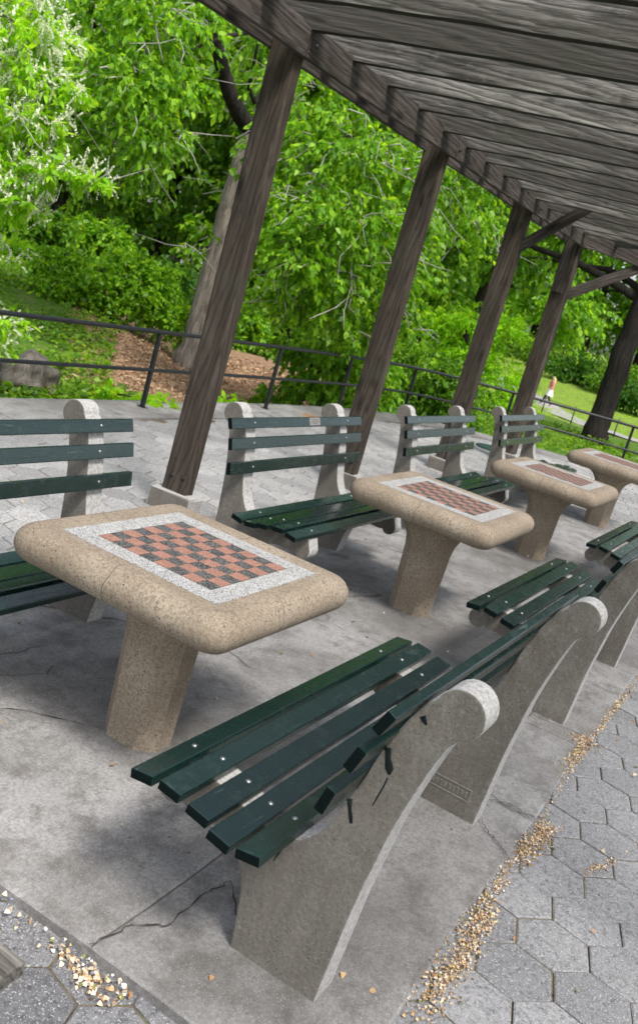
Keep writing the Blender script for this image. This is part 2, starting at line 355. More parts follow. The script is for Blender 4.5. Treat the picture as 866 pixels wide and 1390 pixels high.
def tz(x, y):
    r = math.hypot(x, y); R = [0, 9, 17, 28, 40, 60, 66, 92, 150, 900]; Z = [-.22, -.22, -.5, -.85, -1.5, -2.6, -2.55, -1.35, -1.2, -4]
    z = float(np.interp(r, R, Z))
    az = math.degrees(math.atan2(y, x))
    z += .9*sstep(33, 44, az)*sstep(11, 22, r)*(1-sstep(40, 80, r))         # bank rising to the left
    if r > 14: z += .10*math.sin(x*.55+1)*math.cos(y*.47)+.05*math.sin(x*1.3)*math.sin(y*1.1)
    return z
def build_terrain():
    vs, fs, cover, lawn = [], [], [], []
    rr = [0]+[1.5*1.085**i for i in range(0, 82)]; na = 220
    for i, r in enumerate(rr):
        for k in range(na):
            a = 2*math.pi*k/na; x, y = r*math.cos(a), r*math.sin(a); z = tz(x, y)
            vs.append((x, y, z)); az = math.degrees(a) if a < math.pi else math.degrees(a)-360
            n1 = math.sin(x*.9)*math.cos(y*.8)+.6*math.sin(x*.37+y*.5)
            cov = max(sstep(40.6, 42.4, az+.7*n1), 1-sstep(24, 27, az+1.5*n1), sstep(30, 36, r))
            if r < 12: cov = max(cov, .5)
            la = sstep(50, 53, r)*(1-sstep(26, 29, az))
            cover.append(cov); lawn.append(la)
    for i in range(len(rr)-1):
        for k in range(na):
            a, b = i*na+k, i*na+(k+1) % na
            fs.append((a, a+na, b+na, b) if False else (a, b, b+na, a+na))
    n = NT('ground_soil'); ca = n.n('ShaderNodeAttribute', attribute_name='cover').outputs['Fac']; la = n.n('ShaderNodeAttribute', attribute_name='lawn').outputs['Fac']
    a = n.noise(3, 6, .7); b = n.noise(26, 5, .7); ch = n.voro(16, out='Color', vec=n.mapped((1, 2.2, 1)))
    chx = n.n('ShaderNodeSeparateXYZ', Vector=ch)
    mul = n.ramp(chx.outputs[0], [(0., (.20, .115, .065)), (.5, (.32, .205, .13)), (1., (.45, .32, .22))]); mul = n.mix(n.ramp(b, [(.4, .5), (.6, 0.)]), mul, (.11, .06, .03))
    grs = n.ramp(b, [(.3, (.035, .085, .012)), (.6, (.09, .19, .02)), (.8, (.17, .22, .05))]); grs = n.mix(n.ramp(a, [(.5, 0.), (.68, .7)]), grs, (.20, .15, .08))
    lw = n.ramp(a, [(.3, (.11, .20, .025)), (.55, (.20, .28, .05)), (.8, (.29, .29, .10))])
    c = n.mix(ca, mul, grs); c = n.mix(la, c, lw); n.bump(n.math('ADD', b, chx.outputs[1]), .8, .04)
    m = n.fin(c, .95, .1)
    o = mesh_obj('terrain', vs, fs, m, smooth=True)
    for nm, dat in (('cover', cover), ('lawn', lawn)):
        at_ = o.data.attributes.new(nm, 'FLOAT', 'POINT'); at_.data.foreach_set('value', dat)
    tag(o, kind='structure')
build_terrain()

def grid_sheet(name, x0, x1, y0, y1, top, thick, mat, st=.25, edge=.012, wav=0.):
    nx, ny = max(1, round((x1-x0)/st)), max(1, round((y1-y0)/st)); vs, fs = [], []
    xs = [x0+(x1-x0)*i/nx for i in range(nx+1)]; ys = [y0+(y1-y0)*j/ny for j in range(ny+1)]
    xs = [x0]+[x0+edge]+xs[1:-1]+[x1-edge, x1]; ys = [y0]+[y0+edge]+ys[1:-1]+[y1-edge, y1]; nx, ny = len(xs)-1, len(ys)-1
    for j, y in enumerate(ys):
        for i, x in enumerate(xs):
            e = -edge*.8 if i in (0, nx) or j in (0, ny) else 0.
            wx = wav*math.sin(y*5.1+x)*(i in (0, nx, 1, nx-1)) ; wy = wav*math.sin(x*4.3+1)*(j in (0, ny, 1, ny-1))
            vs.append((x+wx, y+wy, top(x, y)+e))
    W = nx+1
    for j in range(ny):
        for i in range(nx): fs.append((j*W+i, j*W+i+1, (j+1)*W+i+1, (j+1)*W+i))
    ring = [i for i in range(W)]+[j*W+nx for j in range(1, ny+1)]+[ny*W+i for i in range(nx-1, -1, -1)]+[j*W for j in range(ny-1, 0, -1)]
    b = len(vs)
    for r in ring: vs.append((vs[r][0], vs[r][1], vs[r][2]-thick))
    for k in range(len(ring)): k2 = (k+1) % len(ring); fs.append((ring[k2], ring[k], b+k, b+k2))
    return tag(mesh_obj(name, vs, fs, mat), kind='structure')
def slab_top(x, y): return gz(y)+.0025*math.sin(x*2.1)*math.sin(y*1.7)
# the poured slab in bays with open joints, and bench footings poured on the walk side
XB = [1.905, 4.72, 7.62, 11.75]
for k in range(3):
    grid_sheet('concrete_slab', XB[k]+.002, XB[k+1]-.002, 1.188 if k == 0 else .79, 3.56, slab_top, .09, M['slab'], edge=.009, wav=.006)
FX = [1.905, 3.50, 4.72, 6.2, 7.62, 9.3, 11.75]
for k in range(6):
    grid_sheet('footing_slab', FX[k]+.002, FX[k+1]-.002, .455+.012*k, 1.1877 if k < 2 else .786, lambda x, y, k=k: -.003-.004*(k % 2)+.002*math.sin(x*3+y*4), .09, M['slab'], edge=.008, wav=.008)

HEX_R, HEX_A, HEX_O = .1405, math.radians(15.5), (3.694, .237)
def hex_field(name, test, zf):
    vs, fs = [], []; s = HEX_R*math.sqrt(3); r2 = random.Random(5)
    e1 = Vector((math.cos(HEX_A+math.pi/6), math.sin(HEX_A+math.pi/6)))*s; e2 = Vector((math.cos(HEX_A+math.pi/2), math.sin(HEX_A+math.pi/2)))*s
    for i in range(-90, 110):
        for j in range(-110, 110):
            c = Vector(HEX_O)+e1*i+e2*j
            if not (-3 < c.x < 18 and -4.2 < c.y < 6.4) or not test(c.x, c.y): continue
            z = zf(c.x, c.y)+r2.uniform(-.003, .002); tx, ty = r2.uniform(-.012, .012), r2.uniform(-.012, .012); b = len(vs)
            for rad, dz in ((HEX_R-.003, -.03), (HEX_R-.0034, -.003), (HEX_R-.009, 0.)):
                for k in range(6):
                    a = HEX_A+k*math.pi/3; dx, dy = rad*math.cos(a), rad*math.sin(a); vs.append((c.x+dx+r2.uniform(-.0015, .0015), c.y+dy+r2.uniform(-.0015, .0015), z+dz+tx*dx+ty*dy))
            for q in (0, 6):
                for k in range(6): fs.append((b+q+k, b+q+(k+1) % 6, b+q+6+(k+1) % 6, b+q+6+k))
            fs.append(tuple(b+12+k for k in range(6)))
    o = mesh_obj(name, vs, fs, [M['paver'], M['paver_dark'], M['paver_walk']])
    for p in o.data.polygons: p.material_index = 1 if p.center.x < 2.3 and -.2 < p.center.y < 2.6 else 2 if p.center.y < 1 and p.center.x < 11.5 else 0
    return tag(o, kind='structure')
def in_slab(x, y): return 2.10 < x < 11.58 and .60 < y < 3.42
def pav_z(x, y):
    z = gz(y)-.008
    t = sstep(-.5, .9, y)*(1-sstep(1.2, 2.4, y)); z -= .03*((1-t)*(1-sstep(.9, 2.4, x))*(y < 1.2) + t*(1. if x < 1.95 else 1-sstep(1.95, 2.5, x)))
    return z
hex_field('paved_terrace', lambda x, y: inside_terrace(x, y) and not in_slab(x, y), pav_z)
mesh_obj('joint_bed_ground', [(-3.2, -4.4, -.075), (17, -4.4, -.075), (17, 1, -.075), (17, 6, -.095), (-3.2, 6, -.095), (-3.2, 1, -.075)], [(0, 1, 2, 5), (5, 2, 3, 4)], M['joint'])
def joint_bed():
    o = bpy.data.objects['joint_bed_ground']; bpy.data.objects.remove(o)
    bm = bmesh.new(); nx, ny = 168, 88; V = {}
    for i in range(nx+1):
        for j in range(ny+1):
            x, y = -3.2+i*.125, -4.4+j*.125; V[i, j] = bm.verts.new((x, y, pav_z(x, y)-.0075))
    for i in range(nx):
        for j in range(ny):
            x, y = -3.2+(i+.5)*.125, -4.4+(j+.5)*.125
            if inside_terrace(x, y) or inside_terrace(x+.3, y+.3) or inside_terrace(x-.3, y-.3): bm.faces.new((V[i, j], V[i+1, j], V[i+1, j+1], V[i, j+1]))
    bmesh.ops.delete(bm, geom=[v for v in bm.verts if not v.link_faces], context='VERTS')
    return tag(bm_obj('joint_bed_ground', bm, M['joint']), kind='structure')
joint_bed()
def rim():
    bm = bmesh.new(); a, b = INNER, OUTER; L = 0; last = -1
    acc = []; seg = []
    pts = list(zip(a, b)); cum = [0]
    for i in range(1, len(pts)): cum.append(cum[-1]+math.dist(RAILS[i], RAILS[i-1]))
    def samp(pl, s):
        i = max(k for k in range(len(cum)) if cum[k] <= s+1e-9); i = min(i, len(pl)-2); t = (s-cum[i])/(cum[i+1]-cum[i]); return (pl[i][0]*(1-t)+pl[i+1][0]*t, pl[i][1]*(1-t)+pl[i+1][1]*t)
    s = 0; r2 = random.Random(3)
    while s < cum[-1]-1.6:
        l = r2.uniform(1.1, 1.7); q = [s+.004+(l-.008)*k/4 for k in range(5)]; z = -.043+r2.uniform(-.004, .004)
        P = [samp(a, x) for x in q]+[samp(b, x) for x in q[::-1]]
        T = [bm.verts.new((x, y, z)) for x, y in P]; D = [bm.verts.new((x, y, z-.28)) for x, y in P]
        bm.faces.new(T); n = len(T)
        for k in range(n): bm.faces.new((T[k], T[(k+1) % n], D[(k+1) % n], D[k]))
        s += l
    return tag(bm_obj('terrace_kerb', bm, M['slab']), kind='structure')
rim()

# far path, seen between the posts
def ribbon(name, pl, w, mat, dz=.03):
    pl = smooth_pl(pl, 3); vs, fs = [], []
    A, B = offs(pl, w/2), offs(pl, -w/2)
    for a, b in zip(A, B):
        for p in (a, ((a[0]*.66+b[0]*.34), (a[1]*.66+b[1]*.34)), ((a[0]*.34+b[0]*.66), (a[1]*.34+b[1]*.66)), b): vs.append((p[0], p[1], max(tz(*a), tz(*b), tz(*p))+dz))
    for i in range(len(pl)-1):
        for k in range(3): fs.append((4*i+k, 4*i+k+1, 4*i+5+k, 4*i+4+k))
    return tag(mesh_obj(name, vs, fs, mat), kind='structure')
PATHMAT = m_plain('asphalt_path', (.27, .262, .255), .9, .2, 3)
FAR_PATH = [(47, -8), (49.5, 1), (52, 7.5), (56, 11.6), (61.4, 15.3), (72, 23), (88, 36), (120, 60)]
ribbon('park_path', FAR_PATH, 3.4, PATHMAT)
ribbon('plaza_path', [(60, 66), (75, 62), (88, 62), (110, 70), (130, 100)], 9, m_plain('pale_paving', (.42, .38, .34), .9, .2, 1), .05)

def crack(pl, w=.006):
    rng = np.random.default_rng(len(pl)*7+int(pl[0][0]*100)); P = []
    for a, b in zip(pl, pl[1:]):
        for k in range(7): t = k/7; P.append(np.array(a)*(1-t)+np.array(b)*t+rng.normal(0, .0035, 2))
    P.append(np.array(pl[-1])); vs, fs = [], []
    for i, p in enumerate(P):
        d = P[min(i+1, len(P)-1)]-P[max(i-1, 0)]; d = d/np.linalg.norm(d); n_ = np.array((-d[1], d[0])); ww = w*.5*(.35+rng.random()*.9)*(1 if 2 < i < len(P)-2 else .4)
        for q in (p+n_*ww, p-n_*ww): vs.append((q[0], q[1], max(slab_top(q[0], q[1]), 0. if q[1] < 1.19 else -9)+.0035))
    for i in range(len(P)-1): fs.append((2*i, 2*i+1, 2*i+3, 2*i+2))
    tag(mesh_obj('slab_crack', vs, fs, M['grout_dark']), kind='structure')
for pl in ([(3.55, .62), (3.49, .57), (3.44, .50), (3.40, .462)], [(3.75, .77), (3.73, .66), (3.79, .56), (3.74, .46)], [(1.91, 1.185), (2.05, 1.16), (2.13, 1.09), (2.33, 1.10), (2.44, 1.08)], [(2.68, 2.52), (2.80, 2.42), (2.93, 2.36), (3.02, 2.40)], [(2.75, 1.98), (2.62, 2.2), (2.45, 2.32)], [(2.44, 1.08), (2.3, .96), (2.22, .90)]): crack(pl)

# ------------------------------------------------------------------ chess tables
TX0, TY, TD = 2.9176, 1.8065, 2.7046
def rrect(hx, hy, r, n=7):
    out = []
    for cx, cy_, a0 in ((hx-r, hy-r, 0), (-hx+r, hy-r, 90), (-hx+r, -hy+r, 180), (hx-r, -hy+r, 270)):
        for k in range(n):
            a = math.radians(a0+90*k/(n-1)); out.append((cx+r*math.cos(a), cy_+r*math.sin(a)))
    return out
def loft(bm, rings, cap0=True, cap1=True, smooth=True):
    R = [[bm.verts.new(p) for p in r] for r in rings]; n = len(R[0])
    for a, b in zip(R, R[1:]):
        for k in range(n): f = bm.faces.new((a[k], a[(k+1) % n], b[(k+1) % n], b[k])); f.smooth = smooth
    if cap0: bm.faces.new(R[0][::-1])
    if cap1: bm.faces.new(R[-1])
TT = .140
def make_table():
    root = thing('chess_table', 'x', 'chess table', group='concrete chess tables in a row')
    bm = bmesh.new(); hx, hy = .480, .472; rings = []; ox, oy = .0152, .0128
    re = TT/2
    for k in range(0, 13):                                  # full bullnose rim, soft plan corners
        a = -math.pi/2+math.pi*k/12; ins = re*(1-math.cos(a))*.95; z = .75-re+re*math.sin(a)
        rings.append([(x+ox, y+oy, z) for x, y in rrect(hx-ins, hy-ins, max(.035, .0805-ins*.6))])
    loft(bm, [[(x, y, .75-TT) for x, y in rrect(.2, .2, .05)]]+rings, True, False)
    t0 = rings[-1]
    # flat top ring down to the inlay recess
    inner = [(x, y, .7495) for x, y in rrect(.3442, .3423, .002)]
    ra = [bm.verts.new(p) for p in t0]; rb = [bm.verts.new(p) for p in inner]; rc = [bm.verts.new((x, y, .742)) for x, y, z in inner]; n = len(ra)
    for k in range(n):
        bm.faces.new((ra[k], ra[(k+1) % n], rb[(k+1) % n], rb[k])); bm.faces.new((rb[k], rb[(k+1) % n], rc[(k+1) % n], rc[k]))
    bm.faces.new(rc)
    bmesh.ops.remove_doubles(bm, verts=bm.verts[:], dist=.0004)
    bm_obj('tabletop', bm, M['tan'], root)
    bx, by = .2529, .2536; g = .0016
    bm = bmesh.new()
    for (x0, x1, y0, y1) in ((-.3425, .3425, by+.003, .3406), (-.3425, .3425, -.3406, -by-.003), (-.3425, -bx-.003, -by-.003+g, by+.003-g), (bx+.003, .3425, -by-.003+g, by+.003-g)):
        box_into(bm, Matrix.Translation(((x0+x1)/2, (y0+y1)/2, .7465)), x1-x0, y1-y0, .009, .0008)
    bm_obj('inlay_border', bm, M['white_chip'], root)
    bm = bmesh.new(); sx, sy = 2*bx/8, 2*by/8
    for i in range(8):
        for j in range(8):
            mi = 0 if (i+j) % 2 == 1 else 1
            box_into(bm, Matrix.Translation((-bx+(i+.5)*sx, -by+(j+.5)*sy, .7465)), sx-.0016, sy-.0016, .009, .0006, mi)
    box_into(bm, Matrix.Translation((0, 0, .7448)), 2*bx+.004, 2*by+.004, .005, 0, 2)
    bm_obj('chessboard', bm, [M['red_chip'], M['dark_chip'], M['grout']], root)
    bm = bmesh.new()
    def octo(hx, hy, ch, z):
        P = [(hx, -hy+ch), (hx, hy-ch), (hx-ch, hy), (-hx+ch, hy), (-hx, hy-ch), (-hx, -hy+ch), (-hx+ch, -hy), (hx-ch, -hy)]
        out = []
        for k in range(8):
            a, b = Vector(P[k]), Vector(P[(k+1) % 8])
            for t in (.0, .08, .5, .92): out.append((*(a.lerp(b, t)), z))
        return out
    prof = [(-.05, .104, .128), (.0, .104, .128), (.2, .107, .131), (.40, .112, .137), (.46, .116, .146), (.51, .124, .166), (.55, .134, .20), (.585, .146, .25), (.606, .156, .30), (.618, .164, .335), (.622, .166, .34)]
    loft(bm, [octo(hx, hy, .062, z) for z, hx, hy in prof])
    bevel(bm, .004, 1, [e for e in bm.edges if e.is_manifold and e.calc_face_angle() > .45 and abs(e.verts[0].co.z-e.verts[1].co.z) > .02])
    ped = bm_obj('pedestal', bm, M['tan'], root, smooth=True); ped.data.set_sharp_from_angle(angle=math.radians(24)); ped.location = (-.045, .015, 0)
    return root
tb = make_table()
TL = ['nearest concrete chess table, board with crisp speckled border at the front', 'second chess table from the front, between the second pair of green benches',
      'third chess table from the front, in line before the farthest one', 'farthest chess table at the right edge, its board half out of view']
for k in range(4):
    o = tb if k == 0 else copy_tree(tb)
    o.location = (TX0+k*TD, TY+(.0, .004, -.004, 0)[k], 0); o.rotation_euler[2] = (0, .006, -.006, .004)[k]; o['label'] = TL[k]

# ------------------------------------------------------------------ benches
LB = 1.785; SO = .193; TH = .112
SEAT = [((0, .457), (.069, .466)), ((.098, .472), (.166, .463)), ((.196, .452), (.264, .440)), ((.279, .424), (.347, .412)), ((.362, .414), (.432, .425))]
BACK = [((.608, .885), (.634, .941)), ((.570, .766), (.592, .829)), ((.529, .626), (.546, .692))]
def arc(c, r, a0, a1, n): return [(c[0]+r*math.cos(math.radians(a0+(a1-a0)*k/n)), c[1]+r*math.sin(math.radians(a0+(a1-a0)*k/n))) for k in range(n+1)]
def catmull(P, n=4):
    out = []
    for i in range(len(P)-1):
        p0, p1, p2, p3 = [Vector(P[max(0, min(len(P)-1, i+d))]) for d in (-1, 0, 1, 2)]
        for k in range(n):
            t = k/n; out.append(tuple(.5*((2*p1)+(p2-p0)*t+(2*p0-5*p1+4*p2-p3)*t*t+(3*p1-p0-3*p2+p3)*t**3)))
    return out+[tuple(P[-1])]
def support_profile():
    P = catmull([(.345, -.06), (.340, .03), (.331, .12), (.318, .19), (.285, .255), (.225, .293), (.15, .306), (.088, .306)], 3)
    P += arc((.028, .343), .052, -32, -215, 14)
    P += [(.005, .418), (.03, .428), (.08, .437), (.12, .437), (.19, .424), (.25, .408), (.30, .388), (.36, .382), (.42, .392)]
    P += catmull([(.452, .405), (.487, .443), (.520, .502), (.545, .58), (.567, .655), (.592, .75), (.612, .81), (.640, .875), (.668, .925)], 3)
    P += arc((.752, .928), .066, 165, -75, 18)
    P += catmull([(.750, .838), (.729, .773), (.707, .686), (.690, .610), (.677, .54), (.666, .457), (.655, .376), (.645, .282), (.636, .153), (.628, .05), (.622, -.06)], 3)
    return P
def slat_mat(p0, p1, th, side):
    """centre matrix of a slat whose visible face runs p0->p1 in (a, z)"""
    d = Vector((p1[0]-p0[0], p1[1]-p0[1])); w = d.length; d.normalize(); nrm = Vector((d.y, -d.x))*side
    c = Vector(((p0[0]+p1[0])/2, (p0[1]+p1[1])/2))+nrm*th/2
    return Matrix(((1, 0, 0, LB/2), (0, d.x, -d.y, c.x), (0, d.y, d.x, c.y), (0, 0, 0, 1))), w
def slat_into(bm, m, L, w, th):
    k = len(bm.faces); box_into(bm, m, L, w, th, .0045); bm.faces.ensure_lookup_table()
    for f in bm.faces[k:]:
        f.normal_update()
        if abs(f.normal.x) > .9: f.material_index = 2
def dome(bm, c, nrm, r, mi):
    nrm = Vector(nrm).normalized(); t = bmesh.new(); bmesh.ops.create_uvsphere(t, u_segments=10, v_segments=6, radius=r)
    q = Vector((0, 0, 1)).rotation_difference(nrm).to_matrix().to_4x4()
    t.transform(Matrix.Translation(c) @ q @ Matrix.Diagonal((1, 1, .55, 1)))
    for f in t.faces: f.material_index = mi; f.smooth = True
    me = bpy.data.meshes.new('tmp'); t.to_mesh(me); t.free(); bm.from_mesh(me); bpy.data.meshes.remove(me)
def make_bench():
    """local: x along the bench, y = a from the front slat to the back, z up"""
    root = thing('park_bench', 'x', 'bench')
    r2 = random.Random(11); th = .029
    bm = bmesh.new()
    for p0, p1 in SEAT:
        m, w = slat_mat(p0, p1, th, 1); e = r2.uniform(-.006, .006)
        slat_into(bm, Matrix.Translation((e, 0, 0)) @ m, LB, w+.004, th)
        for X in (SO+TH/2, LB-SO-TH/2):
            c = m @ Vector((X-LB/2+r2.uniform(-.008, .008), 0, th/2)); nn = m.to_3x3() @ Vector((0, 0, 1)); dome(bm, c, nn, .0088, 1)
    bm_obj('seat', bm, [M['green'], M['steel'], M['endgrain']], root, recalc=False)
    bm = bmesh.new()
    for p0, p1 in BACK:
        m, w = slat_mat(p0, p1, th, 1); e = r2.uniform(-.005, .005)
        slat_into(bm, Matrix.Translation((e, 0, 0)) @ m, LB, w+.004, th)
        for X in (SO+TH/2, LB-SO-TH/2):
            c = m @ Vector((X-LB/2+r2.uniform(-.006, .006), 0, th/2)); nn = m.to_3x3() @ Vector((0, 0, 1)); dome(bm, c, nn, .0088, 1)
    bm_obj('backrest', bm, [M['green'], M['steel'], M['endgrain']], root, recalc=False)
    P = support_profile()
    for X in (SO, LB-SO-TH):
        bm = bmesh.new(); prism(bm, P, 0, TH, .006, 2); o = bm_obj('support', bm, M['gray'], root); o.location = (X, 0, 0)
    return root
b0 = make_bench()
XN, YN, ND, AN = 2.016, 1.2558, 2.674, -.0069
NL = ['near green slatted bench in the foreground, paint drips down its concrete support', 'second green bench of the walkway row, between the two others beside the hexagonal pavers', 'last green bench of the walkway row, cut off by the right edge']
for k in range(3):
    # walkway row: front faces the tables, so the bench is turned half round (local x runs towards -x)
    o = b0 if k == 0 else copy_tree(b0)
    o.rotation_euler = (0, 0, math.pi+AN); o.location = (XN+k*ND+LB, YN+AN*k*ND, 0); o['label'] = NL[k]; o['group'] = 'green benches along the walkway'
XF, YF, FD, AF, LEAN = 4.7231, 2.3314, 2.6924, .0105, .0566
FL_ = ['green bench behind the nearest table, cut off by the left edge', 'green bench with a small metal plaque on its top slat', 'green bench facing the third table from behind, before the third post', 'farthest green bench of the railing row, behind the last table']
for k in range(4):
    o = copy_tree(b0); X = XF+(k-1)*FD
    o.rotation_euler = (LEAN, 0, AF); o.location = (X, YF+AF*(k-1)*FD, -.035-LEAN*.5); o['label'] = FL_[k]; o['group'] = 'green benches on the railing side'
    if k == 1:
        m, w = slat_mat(*BACK[0], .029, 1); bm = bmesh.new()
        box_into(bm, m @ Matrix.Translation((1.03-LB/2, .002, .0155)), .15, .052, .003, .0008)
        for q in range(4): box_into(bm, m @ Matrix.Translation((1.03-LB/2+(.006 if q % 2 else 0), .015-q*.009, .0172)), (.11, .09, .12, .07)[q], .0028, .0008, 0, 1)
        bm_obj('plaque', bm, [M['plaque'], M['grout']], o)
# paint spills and the cast mark on the near bench
near_sup = [c for c in kids(b0) if c.name.startswith('support')]
near_first = max(near_sup, key=lambda c: c.location.x)      # its outer face looks back at the camera
def drip(pts, w):
    bm = bmesh.new(); rr = [w*(.6+.8*random.random()) for _ in pts]; rr[-1] *= .5
    tube(bm, [(TH+.0002, a, z) for a, z in pts], rr, 8)
    for v in bm.verts: v.co.x = TH+(v.co.x-TH)*.18+.0006
    bm_obj('paint_drip', bm, M['drip'], near_first)
drip([(.40, .375), (.408, .36), (.405, .34), (.398, .32), (.394, .305)], .0028)
drip([(.606, .765), (.612, .74), (.624, .715), (.628, .70)], .012)
drip([(.628, .69), (.624, .66), (.618, .63), (.612, .60)], .003)
drip([(.548, .585), (.556, .562), (.566, .54), (.572, .525)], .0075)
drip([(.665, .885), (.672, .875), (.68, .868)], .007)
near_far = min(near_sup, key=lambda c: c.location.x)
bm = bmesh.new(); 
for (a0, a1, z0, z1) in ((.40, .58, .070, .076), (.40, .58, .118, .124), (.40, .406, .0762, .1178), (.574, .58, .0762, .1178)):
    box_into(bm, Matrix.Translation((TH+.0005, (a0+a1)/2, (z0+z1)/2)), .0028, a1-a0, z1-z0, .0008)
for q in range(9): box_into(bm, Matrix.Translation((TH+.0005, .418+q*.018, .097)), .0025, .009+.003*(q % 3 == 1), .024-.006*(q % 2), .001)
bm_obj('cast_mark', bm, M['gray'], near_far)

# ------------------------------------------------------------------ pergola
pg = thing('pergola', 'weathered grey timber pergola roofing the chess tables, deep boards on plank posts', 'pergola', (5.6, 3.75, 0))
PGI = Matrix.Translation((-5.6, -3.75, 0))
def pk(name, p0, p1, *a, **k):
    q = Vector((5.6, 3.75, 0)); return plank(name, Vector(p0)-q, Vector(p1)-q, *a, **k)
YP = 3.675; ZB = 3.125
POSTS = [5.575, 8.33, 11.10, 13.62]
for k, X in enumerate(POSTS):
    w = (.105, .12, .15, .21)[k]; d = (.205, .215, .215, .215)[k]; yb = YP+(.0, .02, .03, .02)[k]
    po = pk('post', (X+w/2, yb+d/2-.02, .075), (X+w/2, yb+d/2, 3.30), w, d, M['wood_post'], pg, .008, .004, updir=(0, 1, 0))
    for z, yy, xx in ((.20, .05, X), (.195, .15, X), (3.2, -.085, X+w*.5)):
        bm = bmesh.new(); dome(bm, (xx-.001, yb-.02+yy, z), (-1, 0, 0) if yy > 0 else (0, -1, 0), .02, 0)
        o = bm_obj('bolt', bm, M['black'], pg, recalc=False); o.matrix_local = PGI
    bm = bmesh.new(); box_into(bm, Matrix.Translation((X+w/2-.01, yb+d/2-.02, .005)) @ Matrix.Rotation(.06, 4, 'Z'), w+.10, d+.13, .16, .014)
    for v in bm.verts: v.co += Vector((random.uniform(-.007, .007), random.uniform(-.007, .007), random.uniform(-.006, .006)))
    o = bm_obj('footing_stone', bm, M['gray'], pg); o.matrix_local = PGI
HB = .20
for a, b in ((.6, 5.6), (5.607, 13.75)):
    pk('beam', (a, 3.648, ZB+HB/2), (b, 3.648, ZB+HB/2), .048, HB, M['wood_beam'], pg)
    pk('beam', (a, 3.905, ZB+.012+HB/2), (b, 3.905, ZB+.012+HB/2), .048, HB, M['wood_beam'], pg)
# the pergola turns after the fourth post
pk('beam', (13.62, 3.66, ZB+HB/2), (17.6, .55, ZB+HB/2), .05, HB, M['wood_beam'], pg)
pk('beam', (.6, -.9, ZB+HB/2), (13.4, -.9, ZB+HB/2), .048, HB, M['wood_beam'], pg)
pk('beam', (.6, -1.15, ZB+HB/2), (13.4, -1.15, ZB+HB/2), .048, HB, M['wood_beam'], pg)
for X in (2.85, 8.33, 13.2):
    if X == 8.33: continue
    pk('post', (X, -1.025, -.05), (X, -1.025, 3.3), .16, .2, M['wood_post'], pg, .008, .004, updir=(0, 1, 0))
rx = 1.35; r2 = random.Random(4); k = 0
RX = [1.35, 1.95, 2.56, 3.17, 3.78, 4.39, 5.0, 5.60, 6.21, 6.81, 7.42, 8.0, 8.58, 9.16, 9.76, 10.36, 10.95, 11.5, 12.1, 12.7, 13.3]
for X in RX:
    zb = ZB+.155+(.01 if X < 8 else -.01)+r2.uniform(-.006, .006); hh = .245
    pk('rafter', (X+.022, 4.25, zb+hh/2), (X+.022+r2.uniform(-.03, .03), -1.7, zb+hh/2+r2.uniform(-.01, .01)), .068, hh, M['wood_roof'], pg, .003, .006, under=M['under_shade'])
for q in range(5):
    t = q*.62+.55; dx, dy = .787, -.617; px, py = 13.62+dx*t, 3.66+dy*t
    pk('rafter', (px-dy*.0+.3, py+.4, ZB+.155+.11), (px-3.2+.1*q, py-3.9, ZB+.155+.11), .044, .22, M['wood_roof'], pg, .003, .005, under=M['under_shade'])
pk('brace', (11.17, 3.84, 2.61), (11.17, 2.98, 3.42), .085, .11, M['wood_beam'], pg, .006, .002)
pk('brace', (13.72, 3.75, 2.42), (14.55, 3.0, 3.12), .09, .13, M['wood_beam'], pg, .006, .002)
pk('splice_board', (13.58, 3.80, 2.45), (13.575, 3.80, 3.3), .05, .16, M['wood_beam'], pg, .012, .002, updir=(0, 1, 0))

# ------------------------------------------------------------------ railing
rl = thing('railing', 'black steel two-rail railing curving round the terrace edge', 'railing', (8, 6.2, -.05))
def rail_bm(z, r, n=10):
    bm = bmesh.new(); tube(bm, [(x-8, y-6.2, z+.05) for x, y in RAILS], [r]*len(RAILS), n); return bm
bm_obj('top_rail', rail_bm(.785, .024), M['black'], rl, smooth=False, recalc=True); bm_obj('lower_rail', rail_bm(.37, .020), M['black'], rl, recalc=True)
for x, y in ((-2, 6.14), (.6, 6.16), (3.15, 6.18), (5.7, 6.2), (8.26, 6.22), (10.79, 6.21), (12.75, 6.15), (14.55, 5.86), (15.97, 4.62), (17.02, 2.75), (17.45, .4), (17.55, -2)):
    bm = bmesh.new(); box_into(bm, Matrix.Translation((x-8, y-6.2, .415)), .042, .042, .84, .004); box_into(bm, Matrix.Translation((x-8, y-6.2, .006)), .10, .10, .014, .003); bm_obj('rail_post', bm, M['black'], rl)

# ------------------------------------------------------------------ small ground things
def disc(name, c, r, h, mat, n=28, wob=0., label=None, cat=None):
    bm = bmesh.new(); R2 = [r*(1+wob*random.uniform(-1, 1)) for _ in range(n)]
    loft(bm, [[(rr*s*math.cos(2*math.pi*k/n), rr*s*math.sin(2*math.pi*k/n), z) for k, rr in enumerate(R2)] for s, z in ((1, -.02), (1, h*.5), (.93, h), (.5, h*1.25))], False, True, False)
    o = bm_obj(name, bm, mat); o.location = c; return o
o = disc('manhole_cover', (14.62, 4.18, -.052), .36, .012, M['iron']); tag(o, 'dark green round manhole cover in the pavers behind the third table', 'manhole cover')
o = disc('mulch_patch', (11.5, 5.6, -.056), .36, .03, M['mulch'], 30, .18); tag(o, 'small round patch of orange mulch in the far pavers', 'mulch patch', kind='stuff')
tb_ = plank('timber_edging', (1.70, 2.3, -.035), (1.697, 1.255, -.035), .10, .07, M['wood_roof'], None, .006, .001); tag(tb_, 'weathered grey timber edging lying in the bottom left corner', 'timber')
